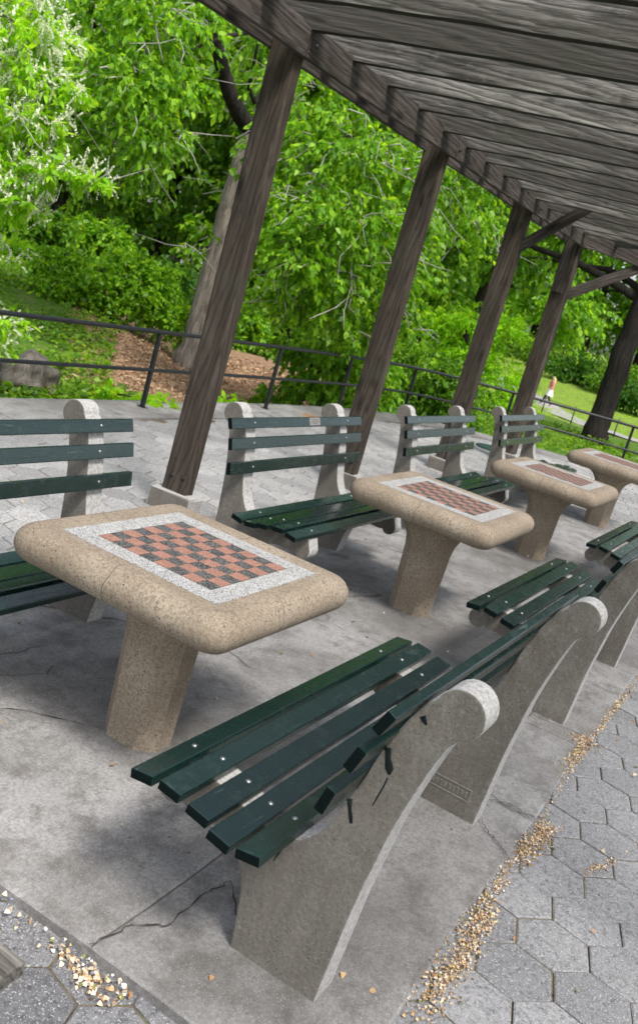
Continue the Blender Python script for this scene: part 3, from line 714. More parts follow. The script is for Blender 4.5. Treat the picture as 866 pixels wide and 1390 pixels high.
# boulder beyond the railing
bm = bmesh.new(); bmesh.ops.create_icosphere(bm, subdivisions=4, radius=1.)
for v in bm.verts:
    p = v.co.copy(); k = 1+.16*math.sin(p.x*4+1)*math.cos(p.y*3)+.10*math.sin(p.z*6+p.x*3)+.05*math.sin(p.y*11+p.z*7); v.co = Vector((p.x*.48*k, p.y*.34*k, p.z*.26*k))
p = at(40, 512, 11.2); o = bm_obj('boulder', bm, M['rock'], smooth=True); o.location = (p.x, p.y, p.z); o.rotation_euler = (0, .1, .7); tag(o, 'rough brown grey boulder in the ground cover beyond the railing', 'boulder')

# ------------------------------------------------------------------ foliage
def fast_mesh(name, V, polys_n, mats, parent=None, F=None):
    """V (N,3) array; consecutive polygons of polys_n verts each"""
    me = bpy.data.meshes.new(name); N = len(V); P = N//polys_n
    me.vertices.add(N); me.vertices.foreach_set('co', np.asarray(V, np.float32).ravel())
    me.loops.add(N); me.loops.foreach_set('vertex_index', np.arange(N, dtype=np.int32))
    me.polygons.add(P); me.polygons.foreach_set('loop_start', np.arange(0, N, polys_n, dtype=np.int32))
    for m in (mats if isinstance(mats, (list, tuple)) else [mats]): me.materials.append(m)
    me.update(calc_edges=True); me.validate(); return link(bpy.data.objects.new(name, me), parent)
def nrm(a): return a/np.maximum(np.linalg.norm(a, axis=-1, keepdims=True), 1e-9)
def leaves_at(P, ax, L, wr=.55, rng=RNG, flat=.5, fold=.18):
    """one folded six-sided leaf (a single polygon, pointed both ends) per point"""
    n = len(P); up = np.tile(np.array([0, 0, 1.]), (n, 1))*flat+rng.normal(0, .5, (n, 3))
    side = nrm(np.cross(ax, up)); nr = np.cross(side, ax); L = (L*rng.uniform(.5, 1.35, n))[:, None]; w = L*wr*.5
    b = P; m1 = P+ax*L*.30; m2 = P+ax*L*.66; t = P+ax*L-nr*L*.10
    q = np.stack([b, m1+side*w+nr*w*fold*2, m2+side*w*.78+nr*w*fold, t, m2-side*w*.78+nr*w*fold, m1-side*w+nr*w*fold*2], 1)
    return q.reshape(-1, 3)
def sprays(clumps, leaf, per, droop, rng, twist=.5, hang=.6, spread=1.0, inner=.15):
    """clumps: (centre, (rx,ry,rz), twigs). Returns leaf points, leaf axes and twig polylines"""
    PP, AX, TW = [], [], []
    for c, rad, n in clumps:
        c = np.array(c, float); rad = np.array(rad if hasattr(rad, '__len__') else (rad,)*3, float)
        d = nrm(rng.normal(0, 1, (n, 3))*np.array([1, 1, .75])); st = c+d*rad*rng.uniform(0, inner+.35, (n, 1)); en = c+d*rad*rng.uniform(.65, 1.12, (n, 1))*spread
        t = np.sort(rng.uniform(.15, 1, (n, per)), 1)[..., None]
        dr = droop*rad.mean()*rng.uniform(.5, 1.3, (n, 1, 1)); wob = rng.normal(0, .05*rad.mean(), (n, 1, 3))*np.sin(t*6)
        p = st[:, None]+(en-st)[:, None]*t+wob; p[..., 2:] -= dr*t**2
        td = nrm((en-st)[:, None]-np.array([0, 0, 1.])*2*dr*t)
        ax = nrm(td*.6+rng.normal(0, twist, (n, per, 3))+np.array([0, 0, -hang]))
        PP.append(p.reshape(-1, 3)); AX.append(ax.reshape(-1, 3))
        for k in range(0, n): TW.append((st[k], (st[k]+en[k])/2-np.array([0, 0, dr[k, 0, 0]*.25]), en[k]-np.array([0, 0, dr[k, 0, 0]])))
    return np.concatenate(PP), np.concatenate(AX), TW
def limb_pts(a, b, sag=.15, rng=RNG, n=7):
    a, b = np.array(a), np.array(b); L = np.linalg.norm(b-a); out = []
    bend = rng.normal(0, .07*L, 3); bend[2] = abs(bend[2])+sag*L*.3
    for k in range(n):
        t = k/(n-1); out.append(a+(b-a)*t+bend*math.sin(math.pi*t)+rng.normal(0, .006*L, 3)*(0 < k < n-1))
    return out
def make_tree(name, label, cat, base, trunk, clumps, leaf, per, leafmat, barkmat, group=None, droop=.35, hang=.6, wr=.55, seed=1, twigs=0, twigmat=None, twig_r=.006, limb_r=.35, extra=None, crown='crown', limbs=True):
    """trunk: list of (point, radius) in world space. clumps in world space."""
    rng = np.random.default_rng(seed); root = thing(name, label, cat, base, 0, group); B = np.array(base, float)
    P, AX, TW = sprays(clumps, leaf, per, droop, rng, hang=hang)
    fast_mesh(crown, leaves_at(P-B, AX, leaf, wr, rng), 6, leafmat, root)
    if trunk:
        bm = bmesh.new(); tp = [np.array(p, float)-B for p, r in trunk]; tr = [r for p, r in trunk]
        pts, rr = [], []
        for i in range(len(tp)-1):
            for k in range(4):
                t = k/4; pts.append(tp[i]*(1-t)+tp[i+1]*t+rng.normal(0, .06*tr[i], 3)); rr.append((tr[i]*(1-t)+tr[i+1]*t)*(1+rng.normal(0, .03)))
        pts.append(tp[-1]); rr.append(tr[-1]); tube(bm, pts, rr, 14)
        for c, rad, n in (clumps if limbs else []):
            c = np.array(c, float)-B; k = min(range(len(pts)), key=lambda i: np.linalg.norm(pts[i]-c)+ (0 if pts[i][2] < c[2]+.3 else 3)+(2. if i < len(pts)*.35 else 0))
            r0 = rr[k]*limb_r+.01; lp = limb_pts(pts[k], c, .15, rng); tube(bm, lp, [r0*(1-.8*i/(len(lp)-1)) for i in range(len(lp))], 7, False)
        bm_obj('trunk', bm, barkmat, root, recalc=False)
    if twigs:
        bm = bmesh.new(); idx = rng.permutation(len(TW))[:twigs]
        for i in idx:
            a, b, c = [x-B for x in TW[i]]; j = rng.normal(0, .07, 3); k = rng.normal(0, .05, 3)
            pl = [a, a*.6+b*.4+k*.6, b+j, b*.45+c*.55+j*.5-k, c]
            s = twig_r*rng.uniform(.5, 1.5); tube(bm, pl, [s, s*.85, s*.7, s*.5, s*.3], 5, False)
            if rng.random() < .6:
                e = c+rng.normal(0, .3, 3)*np.array([1, 1, .6]); tube(bm, [b+j, (b+j)*.5+e*.5+rng.normal(0, .05, 3), e], [s*.6, s*.45, s*.25], 4, False)
        tag(bm_obj('twigs', bm, twigmat or M['twig'], root, recalc=False), kind='stuff')
    if extra: extra(root, B, rng)
    return root

# --- the big elm whose drooping boughs fill the middle
tb0 = (14.3, 9.9, tz(14.3, 9.9)-.1)
def A(u, v, d): return tuple(at(u, v, d))
elm_trunk = [(tb0, .42), ((14.3, 9.9, .1), .31), ((14.33, 9.92, 1.8), .27), ((14.4, 9.9, 3.5), .26), ((14.5, 9.85, 4.3), .24), ((14.75, 9.65, 6.0), .19), ((14.9, 9.5, 9.), .10)]
cl = []
for (u, v, d, r, n) in [(60, 30, 16, 1.2, 60), (130, 20, 15, 1.2, 70), (210, 30, 14.5, 1.0, 66), (265, 15, 15.5, .8, 40), (100, 110, 15.5, 1.0, 56), (180, 110, 14, .95, 66), (240, 105, 14.3, .6, 40),
        (215, 185, 14, .65, 44), (155, 190, 15, .8, 46), (95, 190, 16.5, .9, 40), (430, 120, 14.5, 1.0, 66), (400, 195, 14.2, .9, 66), (480, 205, 13.8, .9, 70), (545, 230, 14.5, .9, 60),
        (425, 275, 13.2, .85, 66), (490, 295, 13.5, .85, 70), (395, 335, 13.2, .7, 56), (450, 365, 13.5, .75, 60), (520, 365, 14, .8, 60), (560, 310, 15, .9, 50), (610, 260, 16, .9, 50),
        (405, 410, 13.8, .5, 36), (480, 430, 14, .6, 40), (540, 430, 14.6, .6, 40), (640, 300, 17, .8, 40), (272, 305, 14.8, .3, 12), (258, 340, 14.6, .25, 9), (370, 130, 18.6, 1., 50), (350, 40, 18.4, 1., 50), (345, 260, 18.8, .9, 40), (370, 400, 16.5, .6, 26), (600, 200, 16, .9, 46)]:
    cl.append((A(u, v, d), (r, r, r*.8), int(n*1.15)))
def elm_limbs(root, B, rng):
    # the low fork seen beside the first post
    bm = bmesh.new(); f = np.array((14.42, 9.9, 3.75))-B
    for e, r in ((A(296, 60, 16.6), .13), (A(282, -20, 16.2), .07)):
        pass
    p1, p2, p3 = (np.array(A(312, 128, 17.1))-B, np.array(A(296, 70, 16.8))-B, np.array(A(285, 10, 16.4))-B)
    tube(bm, [f, (f+p1)/2+np.array([0, .03, -.05]), p1, p2, p3, p3+np.array([-.2, .5, 1.])], [.17, .15, .13, .11, .10, .07], 10, False)
    q1, q2 = np.array(A(338, 120, 17.2))-B, np.array(A(350, 60, 17))-B
    tube(bm, [f+np.array([0, -.1, .2]), q1, q2], [.05, .04, .025], 6, False)
    for e, z0, r in ((A(200, 100, 14.6), 5.2, .06), (A(420, 110, 14.8), 5.0, .07), (A(470, 215, 14.), 4.6, .06), (A(560, 240, 14.8), 5.4, .06), (A(120, 60, 15.4), 6., .06)):
        a = np.array((14.5, 9.85, z0))-B; lp = limb_pts(a, np.array(e)-B, .3, rng, 9); tube(bm, lp, [r*(1-.8*i/8) for i in range(9)], 7, False)
    bm_obj('limb', bm, M['bark_dark'], root, recalc=False)
make_tree('elm_tree', 'elm with furrowed grey trunk behind the first post and drooping bright boughs', 'tree', tb0, elm_trunk, cl, .104, 22, M['leaf_elm'], M['bark'], None, .36, .55, .50, 3, 420, None, .0105, .10, elm_limbs, limbs=False)

# --- flowering bird cherry at the left edge
ch_base = tuple(at(-40, 500, 10.6)); ch_base = (ch_base[0], ch_base[1], tz(ch_base[0], ch_base[1])-.05)
cc = []
for (u, v, d, r, n) in [(20, 30, 9.6, .5, 46), (70, 50, 9.6, .34, 34), (15, 90, 9.5, .45, 44), (60, 115, 9.5, .32, 34), (95, 125, 9.5, .22, 18), (20, 150, 9.4, .4, 40), (65, 165, 9.4, .25, 24), (10, 200, 9.5, .35, 26), (-20, 260, 9.4, .4, 30), (35, 240, 9.3, .32, 34),
                        (80, 232, 9.2, .26, 26), (125, 240, 9.2, .2, 18), (30, 275, 9.4, .3, 26), (5, 430, 9.6, .3, 16), (-10, 465, 9.7, .25, 14), (-60, 120, 9.6, .7, 60), (-60, 320, 9.6, .6, 40), (40, -30, 9.7, .5, 40), (0, 330, 10., .3, 10)]:
    cc.append((A(u, v, d), (r, r, r*.7), n))
def blossoms(root, B, rng):
    P, AX, TW = sprays([(c, rad, int(n*.85)) for c, rad, n in cc], .1, 3, -.15, rng, twist=.35, hang=.1, inner=.5)
    P = P-B; n = len(P); K = 26; V = []
    ax = nrm(AX*np.array([1, 1, .5])*.7+rng.normal(0, .25, (n, 3))+np.array([0, 0, 1.])*rng.choice([.75, -.65], (n, 1))); L = rng.uniform(.10, .17, n)
    # every raceme: a bottle-brush of tiny petals round a stalk
    t = rng.uniform(0, 1, (n, K)); ref = nrm(np.cross(ax, rng.normal(0, 1, (n, 3)))); ref2 = np.cross(ax, ref); th = rng.uniform(0, 6.28, (n, K))
    out = ref[:, None]*np.cos(th)[..., None]+ref2[:, None]*np.sin(th)[..., None]
    c = P[:, None]+ax[:, None]*(t*L[:, None])[..., None]; rad = (.0115*(1-.5*t))[..., None]
    s = np.cross(out, ax[:, None]); w = .009
    q = np.stack([c, c+out*rad*.7+s*w, c+out*rad*1.5+ax[:, None]*.008, c+out*rad*.7-s*w], 2).reshape(-1, 3)
    tag(fast_mesh('blossom', q, 4, M['blossom'], root), kind='stuff')
make_tree('flowering_cherry', 'bird cherry with cream blossom spikes hanging in at the left edge', 'tree', ch_base, [(ch_base, .09), (A(-35, 380, 10.2), .07), (A(-25, 240, 10), .055), (A(-15, 100, 9.9), .04), (A(0, 0, 9.8), .02)], cc, .085, 14, M['leaf_lime'], M['bark'], None, .15, .35, .36, 5, 50, None, .007, .4, blossoms)

# --- shrubs and trees beyond, each a thing of its own
def leaf_ball(u, v, d, rx, ry, rz, n): return (A(u, v, d), (rx, ry, rz), n)
def shrub(name, label, u, v, d, parts, leaf, per, mat, seed, group=None, droop=.15, hang=.2, wr=.55, bark=None):
    g = at(u, v, d); base = (g.x, g.y, tz(g.x, g.y)-.03); cl = []
    top = max(p[2] for p in parts)
    for (dx, dz, r, n) in parts:
        # dx runs along the view's right
        rt = Vector((math.sin(math.atan2(g.y, g.x)), -math.cos(math.atan2(g.y, g.x)), 0)); c = Vector(base)+rt*dx+Vector((0, 0, dz))+Vector((g.x, g.y, 0)).normalized()*random.uniform(-.3, .3)*r
        cl.append((tuple(c), (r, r, r*.8), n))
    tr = [(base, .05), ((base[0], base[1], base[2]+max(p[1] for p in parts)*.6), .03)]
    return make_tree(name, label, 'shrub', base, tr, cl, leaf, per, mat, bark or M['bark_dark'], group, droop, hang, wr, seed, 0, limb_r=.5)
GS = 'shrubs beyond the railing'
shrub('spreading_shrub', 'broad feathery green shrub on the bank left of the elm trunk', 150, 440, 18, [(-1.0, .55, .7, 110), (-.4, .85, .8, 130), (.35, .8, .8, 130), (.9, .5, .7, 110), (1.35, .3, .5, 60), (-.1, .4, .8, 90), (.1, 1.25, .5, 60), (-1.3, .9, .5, 60), (.7, 1.1, .5, 60)], .085, 18, M['leaf_elm'], 21, GS, .35, .1)
shrub('lower_shrub', 'dark rounded shrub at the foot of the elm, left side', 225, 420, 22, [(-.6, .6, .9, 120), (.5, .8, .9, 120), (0, 1.4, .7, 90), (1.2, .6, .7, 80)], .09, 16, M['leaf_dark'], 22, GS)
shrub('young_plant', 'bright leafy young plant behind the railing, left of the first post', 195, 535, 11.0, [(-.35, .22, .22, 18), (.05, .28, .25, 22), (.4, .2, .22, 18)], .12, 9, M['leaf_lime'], 23, GS, .3, .3, .5)
shrub('young_plant', 'small bright sapling just right of the first post', 300, 545, 12.5, [(0, .3, .25, 18), (.25, .15, .2, 12)], .11, 9, M['leaf_lime'], 24, GS, .3, .3, .5)
shrub('thicket_shrub', 'tall leafy thicket hanging over the railing between the first and second posts', 410, 530, 15.5, [(-.3, .4, .5, 60), (.2, .7, .6, 90), (.7, .4, .5, 70), (.2, 1.3, .7, 90), (.9, 1.1, .6, 80), (-.3, 1.2, .5, 60)], .10, 16, M['leaf_elm'], 25, GS, .4, .6)
shrub('thicket_shrub', 'dense green shrub behind the second post', 500, 520, 17.5, [(-.6, .7, .6, 80), (0, .9, .7, 90), (-.2, 1.7, .7, 80), (.3, .3, .4, 30)], .10, 16, M['leaf_elm'], 26, GS, .4, .6)
shrub('thicket_shrub', 'deep green shrub between the second and third posts', 580, 500, 20, [(-.5, .4, .7, 100), (.3, .5, .7, 100), (1.0, .3, .6, 90), (0, 1.1, .8, 110), (.8, 1.0, .7, 100), (-.7, 1.2, .7, 90)], .09, 18, M['leaf_mid'], 27, GS)
shrub('sunlit_shrub', 'yellow green sunlit bush between the third and fourth posts', 655, 450, 30, [(-1.2, 1.2, 1.0, 110), (0, 1.6, 1.1, 130), (1.1, 1.2, 1.0, 110), (-.5, 2.6, .9, 90), (.6, 2.7, .9, 90), (-1.4, 2.3, .8, 70), (0, .5, 1.0, 100), (1.6, .5, .8, 80)], .12, 18, M['leaf_lime'], 28, GS, .2, .2, .4)
for i, (u, v, d, r, mt, lab) in enumerate([(30, 405, 24, 1.0, 'leaf_mid', 'shrub high on the bank under the cherry blossom'), (115, 385, 28, 1.2, 'leaf_elm', 'bright shrub on the bank behind the spreading shrub'), (190, 372, 33, 1.2, 'leaf_mid', 'shrub on the bank below the dark leaning trunk'), (262, 385, 30, 1.1, 'leaf_elm', 'bright shrub half behind the elm trunk'), (-10, 375, 36, 1.7, 'leaf_elm', 'tall shrub at the left edge behind the blossom'), (75, 350, 40, 1.7, 'leaf_mid', 'tall shrub between the cherry and the park trees'), (150, 345, 46, 1.6, 'leaf_dark', 'dark shrub far back on the bank'), (320, 430, 26, 1.0, 'leaf_elm', 'leafy shrub just right of the first post'), (360, 440, 30, 1.3, 'leaf_mid', 'shrub behind the mulch between the first and second posts')]):
    shrub('bank_shrub', lab, u, v, d, [(-r*.9, r*.4, r*.65, 100), (r*.9, r*.4, r*.65, 100), (-r*.3, r*.9, r*.7, 120), (r*.4, r*.95, r*.65, 110), (0, r*.3, r*.7, 80)], .10+.002*d, 15, M[mt], 400+i, GS, .3, .3)
GT = 'trees across the park'
def far_tree(u, v, d, H, seed, mat, label, trunk_r=.3, leaf=.28, n=95, per=16, wr=.6, low=.25, spread=.33, bark=None, name='park_tree', cat='tree'):
    g = at(u, v, d); base = (g.x, g.y, tz(g.x, g.y)-.1); rng = np.random.default_rng(seed); cl = []
    R = H*spread
    for k in range(13):
        a = k*2.4+rng.uniform(-.3, .3); zz = low+(1-low)*(k+.5)/13; prof = math.sin(math.pi*min(1, (zz-low)/(1-low)*.85+.13)); rr = R*prof*rng.uniform(.35, .85)
        r = H*.15*rng.uniform(.75, 1.2)
        cl.append(((base[0]+rr*math.cos(a), base[1]+rr*math.sin(a), base[2]+H*zz), (r, r, r*.75), n))
    b = np.array(base); tr = [(base, trunk_r*1.35), (tuple(b+np.array([0, 0, .06*H])), trunk_r), (tuple(b+np.array([.01*H, 0, .3*H])), trunk_r*.8), (tuple(b+np.array([.02*H, .02*H, .6*H])), trunk_r*.5), (tuple(b+np.array([.0, .02*H, .92*H])), trunk_r*.12)]
    return make_tree(name, label, cat, base, tr, cl, leaf, per, mat, bark or M['bark_dark'], GT, .3, .5, wr, seed, 0, limb_r=.45)
far = [
 (205, 370, 38, 13, 'leaf_mid', 'park tree with a dark leaning trunk before the far plaza', .34),
 (60, 360, 30, 12, 'leaf_mid', 'dark park tree behind the cherry blossom', .25),
 (-60, 330, 34, 15, 'leaf_mid', 'dark park tree beyond the left edge', .3),
 (130, 330, 58, 19, 'leaf_mid', 'tall pale green tree on the far side of the plaza', .35),
 (310, 400, 36, 15, 'leaf_mid', 'leafy tree behind the elm trunk', .3),
 (400, 420, 30, 13, 'leaf_elm', 'bright tree seen between the first and second posts', .28),
 (480, 420, 38, 16, 'leaf_mid', 'tall tree behind the second post', .3),
 (575, 430, 50, 15, 'leaf_elm', 'leafy tree between the second and third posts', .28),
 (640, 440, 44, 17, 'leaf_elm', 'tall bright tree behind the third post', .3),
 (720, 460, 112, 32, 'leaf_mid', 'tall tree behind the fourth post across the lawn', .4),
 (790, 480, 106, 30, 'leaf_elm', 'bright tree across the lawn right of the fourth post', .4),
 (860, 500, 110, 32, 'leaf_mid', 'tall tree across the lawn near the right edge', .4),
 (930, 500, 100, 30, 'leaf_elm', 'tall tree across the lawn beyond the right edge', .4),
 (20, 300, 70, 25, 'leaf_dark', 'tall dark tree rising behind the blossom', .4),
 (240, 340, 95, 30, 'leaf_mid', 'tall tree far behind the plaza', .4),
 (330, 370, 70, 26, 'leaf_dark', 'dark tall tree far behind the elm', .4),
 (430, 400, 75, 27, 'leaf_mid', 'far tall tree between first and second posts', .4),
 (530, 420, 72, 26, 'leaf_dark', 'dark far tree behind the second post', .4),
 (610, 430, 80, 28, 'leaf_mid', 'far tall tree between second and third posts', .4),
 (672, 440, 100, 28, 'leaf_elm', 'far bright tree between third and fourth posts', .35),
]
for i, (u, v, d, H, mt, lab, tr) in enumerate(far):
    far_tree(u, v, d, H, 100+i, M[mt], lab, tr, leaf=.15+d*.0024, n=120 if d < 50 else 95, per=18, low=.20 if u < 260 else .14)
# big dark trunk at the right edge
bt = at(806, 593, 30.); bt = (bt.x, bt.y, tz(bt.x, bt.y)-.15)
b = np.array(bt); cl = [(tuple(b+np.array(o_)), (1.6, 1.6, 1.1), 70) for o_ in ((2, 3, 6.2), (-1, -3, 6.6), (3, -4, 7.4), (-1.5, 2.5, 7.5), (0, 5.5, 7), (1, 0, 8.8), (-2, -1, 9.5), (3, 3, 9.4), (0, 6.5, 5.2), (1, -6.5, 6.2), (.5, 4.3, 4.9))]
make_tree('oak_tree', 'massive near-black oak trunk rising behind the last table at the right', 'tree', bt, [(bt, .44), (tuple(b+np.array([0, 0, .8])), .34), (tuple(b+np.array([.0, 0, 3])), .32), (tuple(b+np.array([.15, -.1, 5])), .33), (tuple(b+np.array([.3, -.2, 7.5])), .22), (tuple(b+np.array([.3, 0, 10])), .1)], cl, .22, 16, M['leaf_mid'], M['bark_dark'], None, .35, .5, .6, 77, 0, limb_r=.4)
# shrubs along the far lawn
for i, (u, v, d, r, mt, lab) in enumerate([(742, 470, 92, 2.1, 'leaf_cover', 'pale shrub on the far lawn just right of the fourth post'), (785, 500, 86, 2.6, 'leaf_dark', 'dark rounded shrub on the far lawn above the walking woman'),
        (705, 455, 98, 2.6, 'leaf_mid', 'shrub on the far lawn behind the fourth post'), (822, 505, 88, 2.6, 'leaf_cover', 'bright shrub on the far lawn left of the oak trunk'), (862, 545, 76, 2.3, 'leaf_dark', 'dark green shrub on the far lawn right of the oak trunk'), (850, 520, 84, 3.0, 'leaf_mid', 'tall shrub on the far lawn near the right edge'), (765, 455, 102, 3.4, 'leaf_cover', 'tall pale shrub deep on the far lawn')]):
    shrub('lawn_shrub', lab, u, v, d, [(-r*.6, r*.45, r*.6, 90), (r*.6, r*.45, r*.6, 90), (0, r*.8, r*.65, 110), (-r*.1, r*.3, r*.7, 70)], .22, 14, M[mt], 300+i, 'shrubs on the far lawn')

# --- ground cover: nobody could count it
def cover(name, label, regions, leaf, mat, seed, hmax=.3, wr=.6):
    rng = np.random.default_rng(seed); PP = []
    for (az0, az1, r0, r1, n) in regions:
        az = np.radians(rng.uniform(az0, az1, n)); r = np.sqrt(rng.uniform(r0*r0, r1*r1, n)); x, y = r*np.cos(az), r*np.sin(az)
        k = np.sin(x*1.7)*np.cos(y*1.9)+.6*np.sin(x*.8+y*1.1)+rng.normal(0, .35, n) > -.45
        x, y = x[k], y[k]; ok = np.array([not inside_terrace(a-.0, b-.75) and not inside_terrace(a-.75, b) for a, b in zip(x, y)]); x, y = x[ok], y[ok]
        z = np.array([tz(a, b) for a, b in zip(x, y)])+hmax*rng.uniform(0, 1, len(x))**1.3*(.6+.5*np.sin(x*2.3+1)*np.sin(y*2.1)); PP.append(np.stack([x, y, z], 1))
    P = np.concatenate(PP); ax = nrm(rng.normal(0, 1, (len(P), 3))*np.array([1, 1, .35])+np.array([0, 0, .25]))
    o = fast_mesh(name, leaves_at(P, ax, leaf, wr, rng, 1.2), 6, mat); return tag(o, label, 'ground cover', kind='stuff')
cover('ground_cover', 'low leafy ground cover on the bank beyond the railing at the left', [(41.3, 56, 9.2, 21, 22000), (40, 44, 9.5, 10.5, 900), (33, 43, 9.6, 12.2, 3200), (39.3, 41.5, 12, 20, 1600), (27, 33, 9.8, 12.5, 900), (24, 33, 10, 15, 700)], .085, M['leaf_cover'], 41, .24)
cover('ground_cover', 'dark leafy ground cover beyond the railing at the right', [(9, 25, 18.2, 35, 17000), (5, 12, 18, 34, 4000)], .11, M['leaf_cover'], 42, .26)
cover('grass', 'pale tufted grass on the far lawn', [(6, 24, 54, 92, 16000)], .2, M['leaf_lime'], 43, .10, .12)

rng = np.random.default_rng(77); PP = []
az = np.radians(rng.uniform(26, 42, 16000)); r_ = np.sqrt(rng.uniform(100, 560, 16000)); PP = [(r*math.cos(a), r*math.sin(a)) for r, a in zip(r_, az)]
PP = np.array([(x, y, tz(x, y)+.015+.02*rng.random()) for x, y in PP if not inside_terrace(x, y-.75)])
o = fast_mesh('mulch_litter', leaves_at(PP, nrm(rng.normal(0, 1, (len(PP), 3))*np.array([1, 1, .3])), .075, .3, rng, 1.2), 6, [M['mulch'], m_plain('mulch_dark', (.15, .085, .045)), m_plain('mulch_pale', (.44, .31, .2))])
o.data.polygons.foreach_set('material_index', rng.integers(0, 3, len(PP)).astype(np.int32)); tag(o, 'loose wood chip mulch on the bank around the elm', 'mulch', kind='stuff')
# low stake fence along the far lawn
fp = offs(smooth_pl(FAR_PATH, 2), 3.0); fx, fy = fp[3]
pf = thing('path_fence', 'low dark stake fence along the lawn beside the far path', 'fence', (fx, fy, tz(fx, fy)))
tops = []
acc = 0.
for i in range(1, len(fp)):
    a, b = fp[i-1], fp[i]; L = math.dist(a, b)
    while acc < L:
        t = acc/L; x, y = a[0]*(1-t)+b[0]*t, a[1]*(1-t)+b[1]*t; acc += 3.4
        if not (44 < x < 90): continue
        z = tz(x, y); bm = bmesh.new(); tube(bm, [(x-fx, y-fy, z-tz(fx, fy)-.1), (x-fx, y-fy, z-tz(fx, fy)+.95)], [.035, .03], 6); bm_obj('fence_post', bm, M['black'], pf); tops.append((x-fx, y-fy, z-tz(fx, fy)+.85))
    acc -= L
bm = bmesh.new(); tube(bm, tops, [.010]*len(tops), 5); bm_obj('fence_wire', bm, M['black'], pf)

# ------------------------------------------------------------------ people
def person(label, loc, rz, joints, top, legs, hair, long_hair=False, sc=1., skirt=None, group=None, shoe=(.05, .05, .06)):
    root = thing('person', label, 'person', loc, rz, group); root.scale = (sc, sc, sc)
    J = dict(pel=(0, 0, .95), spine=(0, 0, 1.12), chest=(0, .0, 1.32), neck=(0, 0, 1.47), head0=(0, .01, 1.54), head=(0, .02, 1.62), headt=(0, .01, 1.70),
             hipL=(.09, 0, .90), kneeL=(.10, .03, .50), ankL=(.10, 0, .09), toeL=(.10, .14, .04), hipR=(-.09, 0, .90), kneeR=(-.10, .03, .50), ankR=(-.10, 0, .09), toeR=(-.10, .14, .04),
             shL=(.17, 0, 1.40), elL=(.22, -.03, 1.13), wrL=(.23, .06, .90), haL=(.23, .09, .82), shR=(-.17, 0, 1.40), elR=(-.22, -.03, 1.13), wrR=(-.23, .06, .90), haR=(-.23, .09, .82))
    J.update(joints)
    rad = dict(pel=.125, spine=.115, chest=.13, neck=.055, head0=.07, head=.088, headt=.075, hipL=.09, kneeL=.058, ankL=.042, toeL=.035, shL=.06, elL=.042, wrL=.03, haL=.032)
    E = [('pel', 'spine'), ('spine', 'chest'), ('chest', 'neck'), ('neck', 'head0'), ('head0', 'head'), ('head', 'headt')]
    for s in 'LR': E += [('pel', 'hip'+s), ('hip'+s, 'knee'+s), ('knee'+s, 'ank'+s), ('ank'+s, 'toe'+s), ('chest', 'sh'+s), ('sh'+s, 'el'+s), ('el'+s, 'wr'+s), ('wr'+s, 'ha'+s)]
    names = list(J); me = bpy.data.meshes.new('body'); me.from_pydata([J[n] for n in names], [(names.index(a), names.index(b_)) for a, b_ in E], [])
    tmp = bpy.data.objects.new('body_tmp', me); COL.objects.link(tmp)
    md = tmp.modifiers.new('skin', 'SKIN'); sv = me.skin_vertices[0].data
    for i, n in enumerate(names):
        r = rad.get(n, rad.get(n[:-1]+'L', .05)); sv[i].radius = (r, r)
    sv[0].use_root = True
    tmp.modifiers.new('sub', 'SUBSURF').levels = 2; tmp.modifiers['sub'].render_levels = 2
    dg = bpy.context.evaluated_depsgraph_get(); bme = bpy.data.meshes.new_from_object(tmp.evaluated_get(dg)); bpy.data.objects.remove(tmp)
    bme.materials.clear(); bme.materials.append(M['skin']); bme.polygons.foreach_set('use_smooth', [True]*len(bme.polygons))
    body = bpy.data.objects.new('body', bme); link(body, root)
    def cloth(name, test, mat, infl):
        bm = bmesh.new(); bm.from_mesh(bme); bm.normal_update()
        bmesh.ops.delete(bm, geom=[f for f in bm.faces if not test(f.calc_center_median())], context='FACES')
        for v in bm.verts: v.co += v.normal*infl
        bm_obj(name, bm, mat, root, smooth=True, recalc=False)
    pz = J['pel'][2]; cz = J['neck'][2]; hz = J['head0'][2]
    armc = [Vector(J[k]) for k in ('elL', 'wrL', 'haL', 'elR', 'wrR', 'haR')]
    isarm = lambda c: min((c-Vector(J[k])).length for k in ('wrL', 'haL', 'wrR', 'haR')) < .13
    cloth('shirt', lambda c: pz-.06 < c.z < cz+.015 and not isarm(c), top, .014)
    cloth('trousers', lambda c: .10 < c.z < pz+.05 and not isarm(c) and (abs(c.x) < .2), legs, .012)
    sm_ = m_plain('shoe', shoe); cloth('shoe', lambda c: c.z < .11 and c.x > 0, sm_, .010); cloth('shoe', lambda c: c.z < .11 and c.x <= 0, sm_, .010)
    bm = bmesh.new(); hc = Vector(J['head']); bmesh.ops.create_uvsphere(bm, u_segments=14, v_segments=10, radius=.112)
    bmesh.ops.delete(bm, geom=[v for v in bm.verts if v.co.y > .045 and v.co.z < .045 or v.co.z < -.07], context='VERTS')
    for v in bm.verts: v.co = v.co*Vector((.92, 1, 1.08)) if False else Vector((v.co.x*.92, v.co.y, v.co.z*1.08))
    if long_hair:
        tube(bm, [(0, -.07, .02), (0, -.10, -.10), (0, -.105, -.24), (0, -.09, -.33)], [.075, .09, .08, .03], 8)
    o = bm_obj('hair', bm, hair, root, smooth=True); o.location = hc+Vector((0, -.008, .012))
    # a small face: nose, eyes and mouth
    bm = bmesh.new()
    dome(bm, hc+Vector((0, .088, -.005)), (0, 1, 0), .016, 0); dome(bm, hc+Vector((.034, .078, .018)), (0, 1, 0), .011, 1); dome(bm, hc+Vector((-.034, .078, .018)), (0, 1, 0), .011, 1); dome(bm, hc+Vector((0, .075, -.045)), (0, 1, 0), .017, 2)
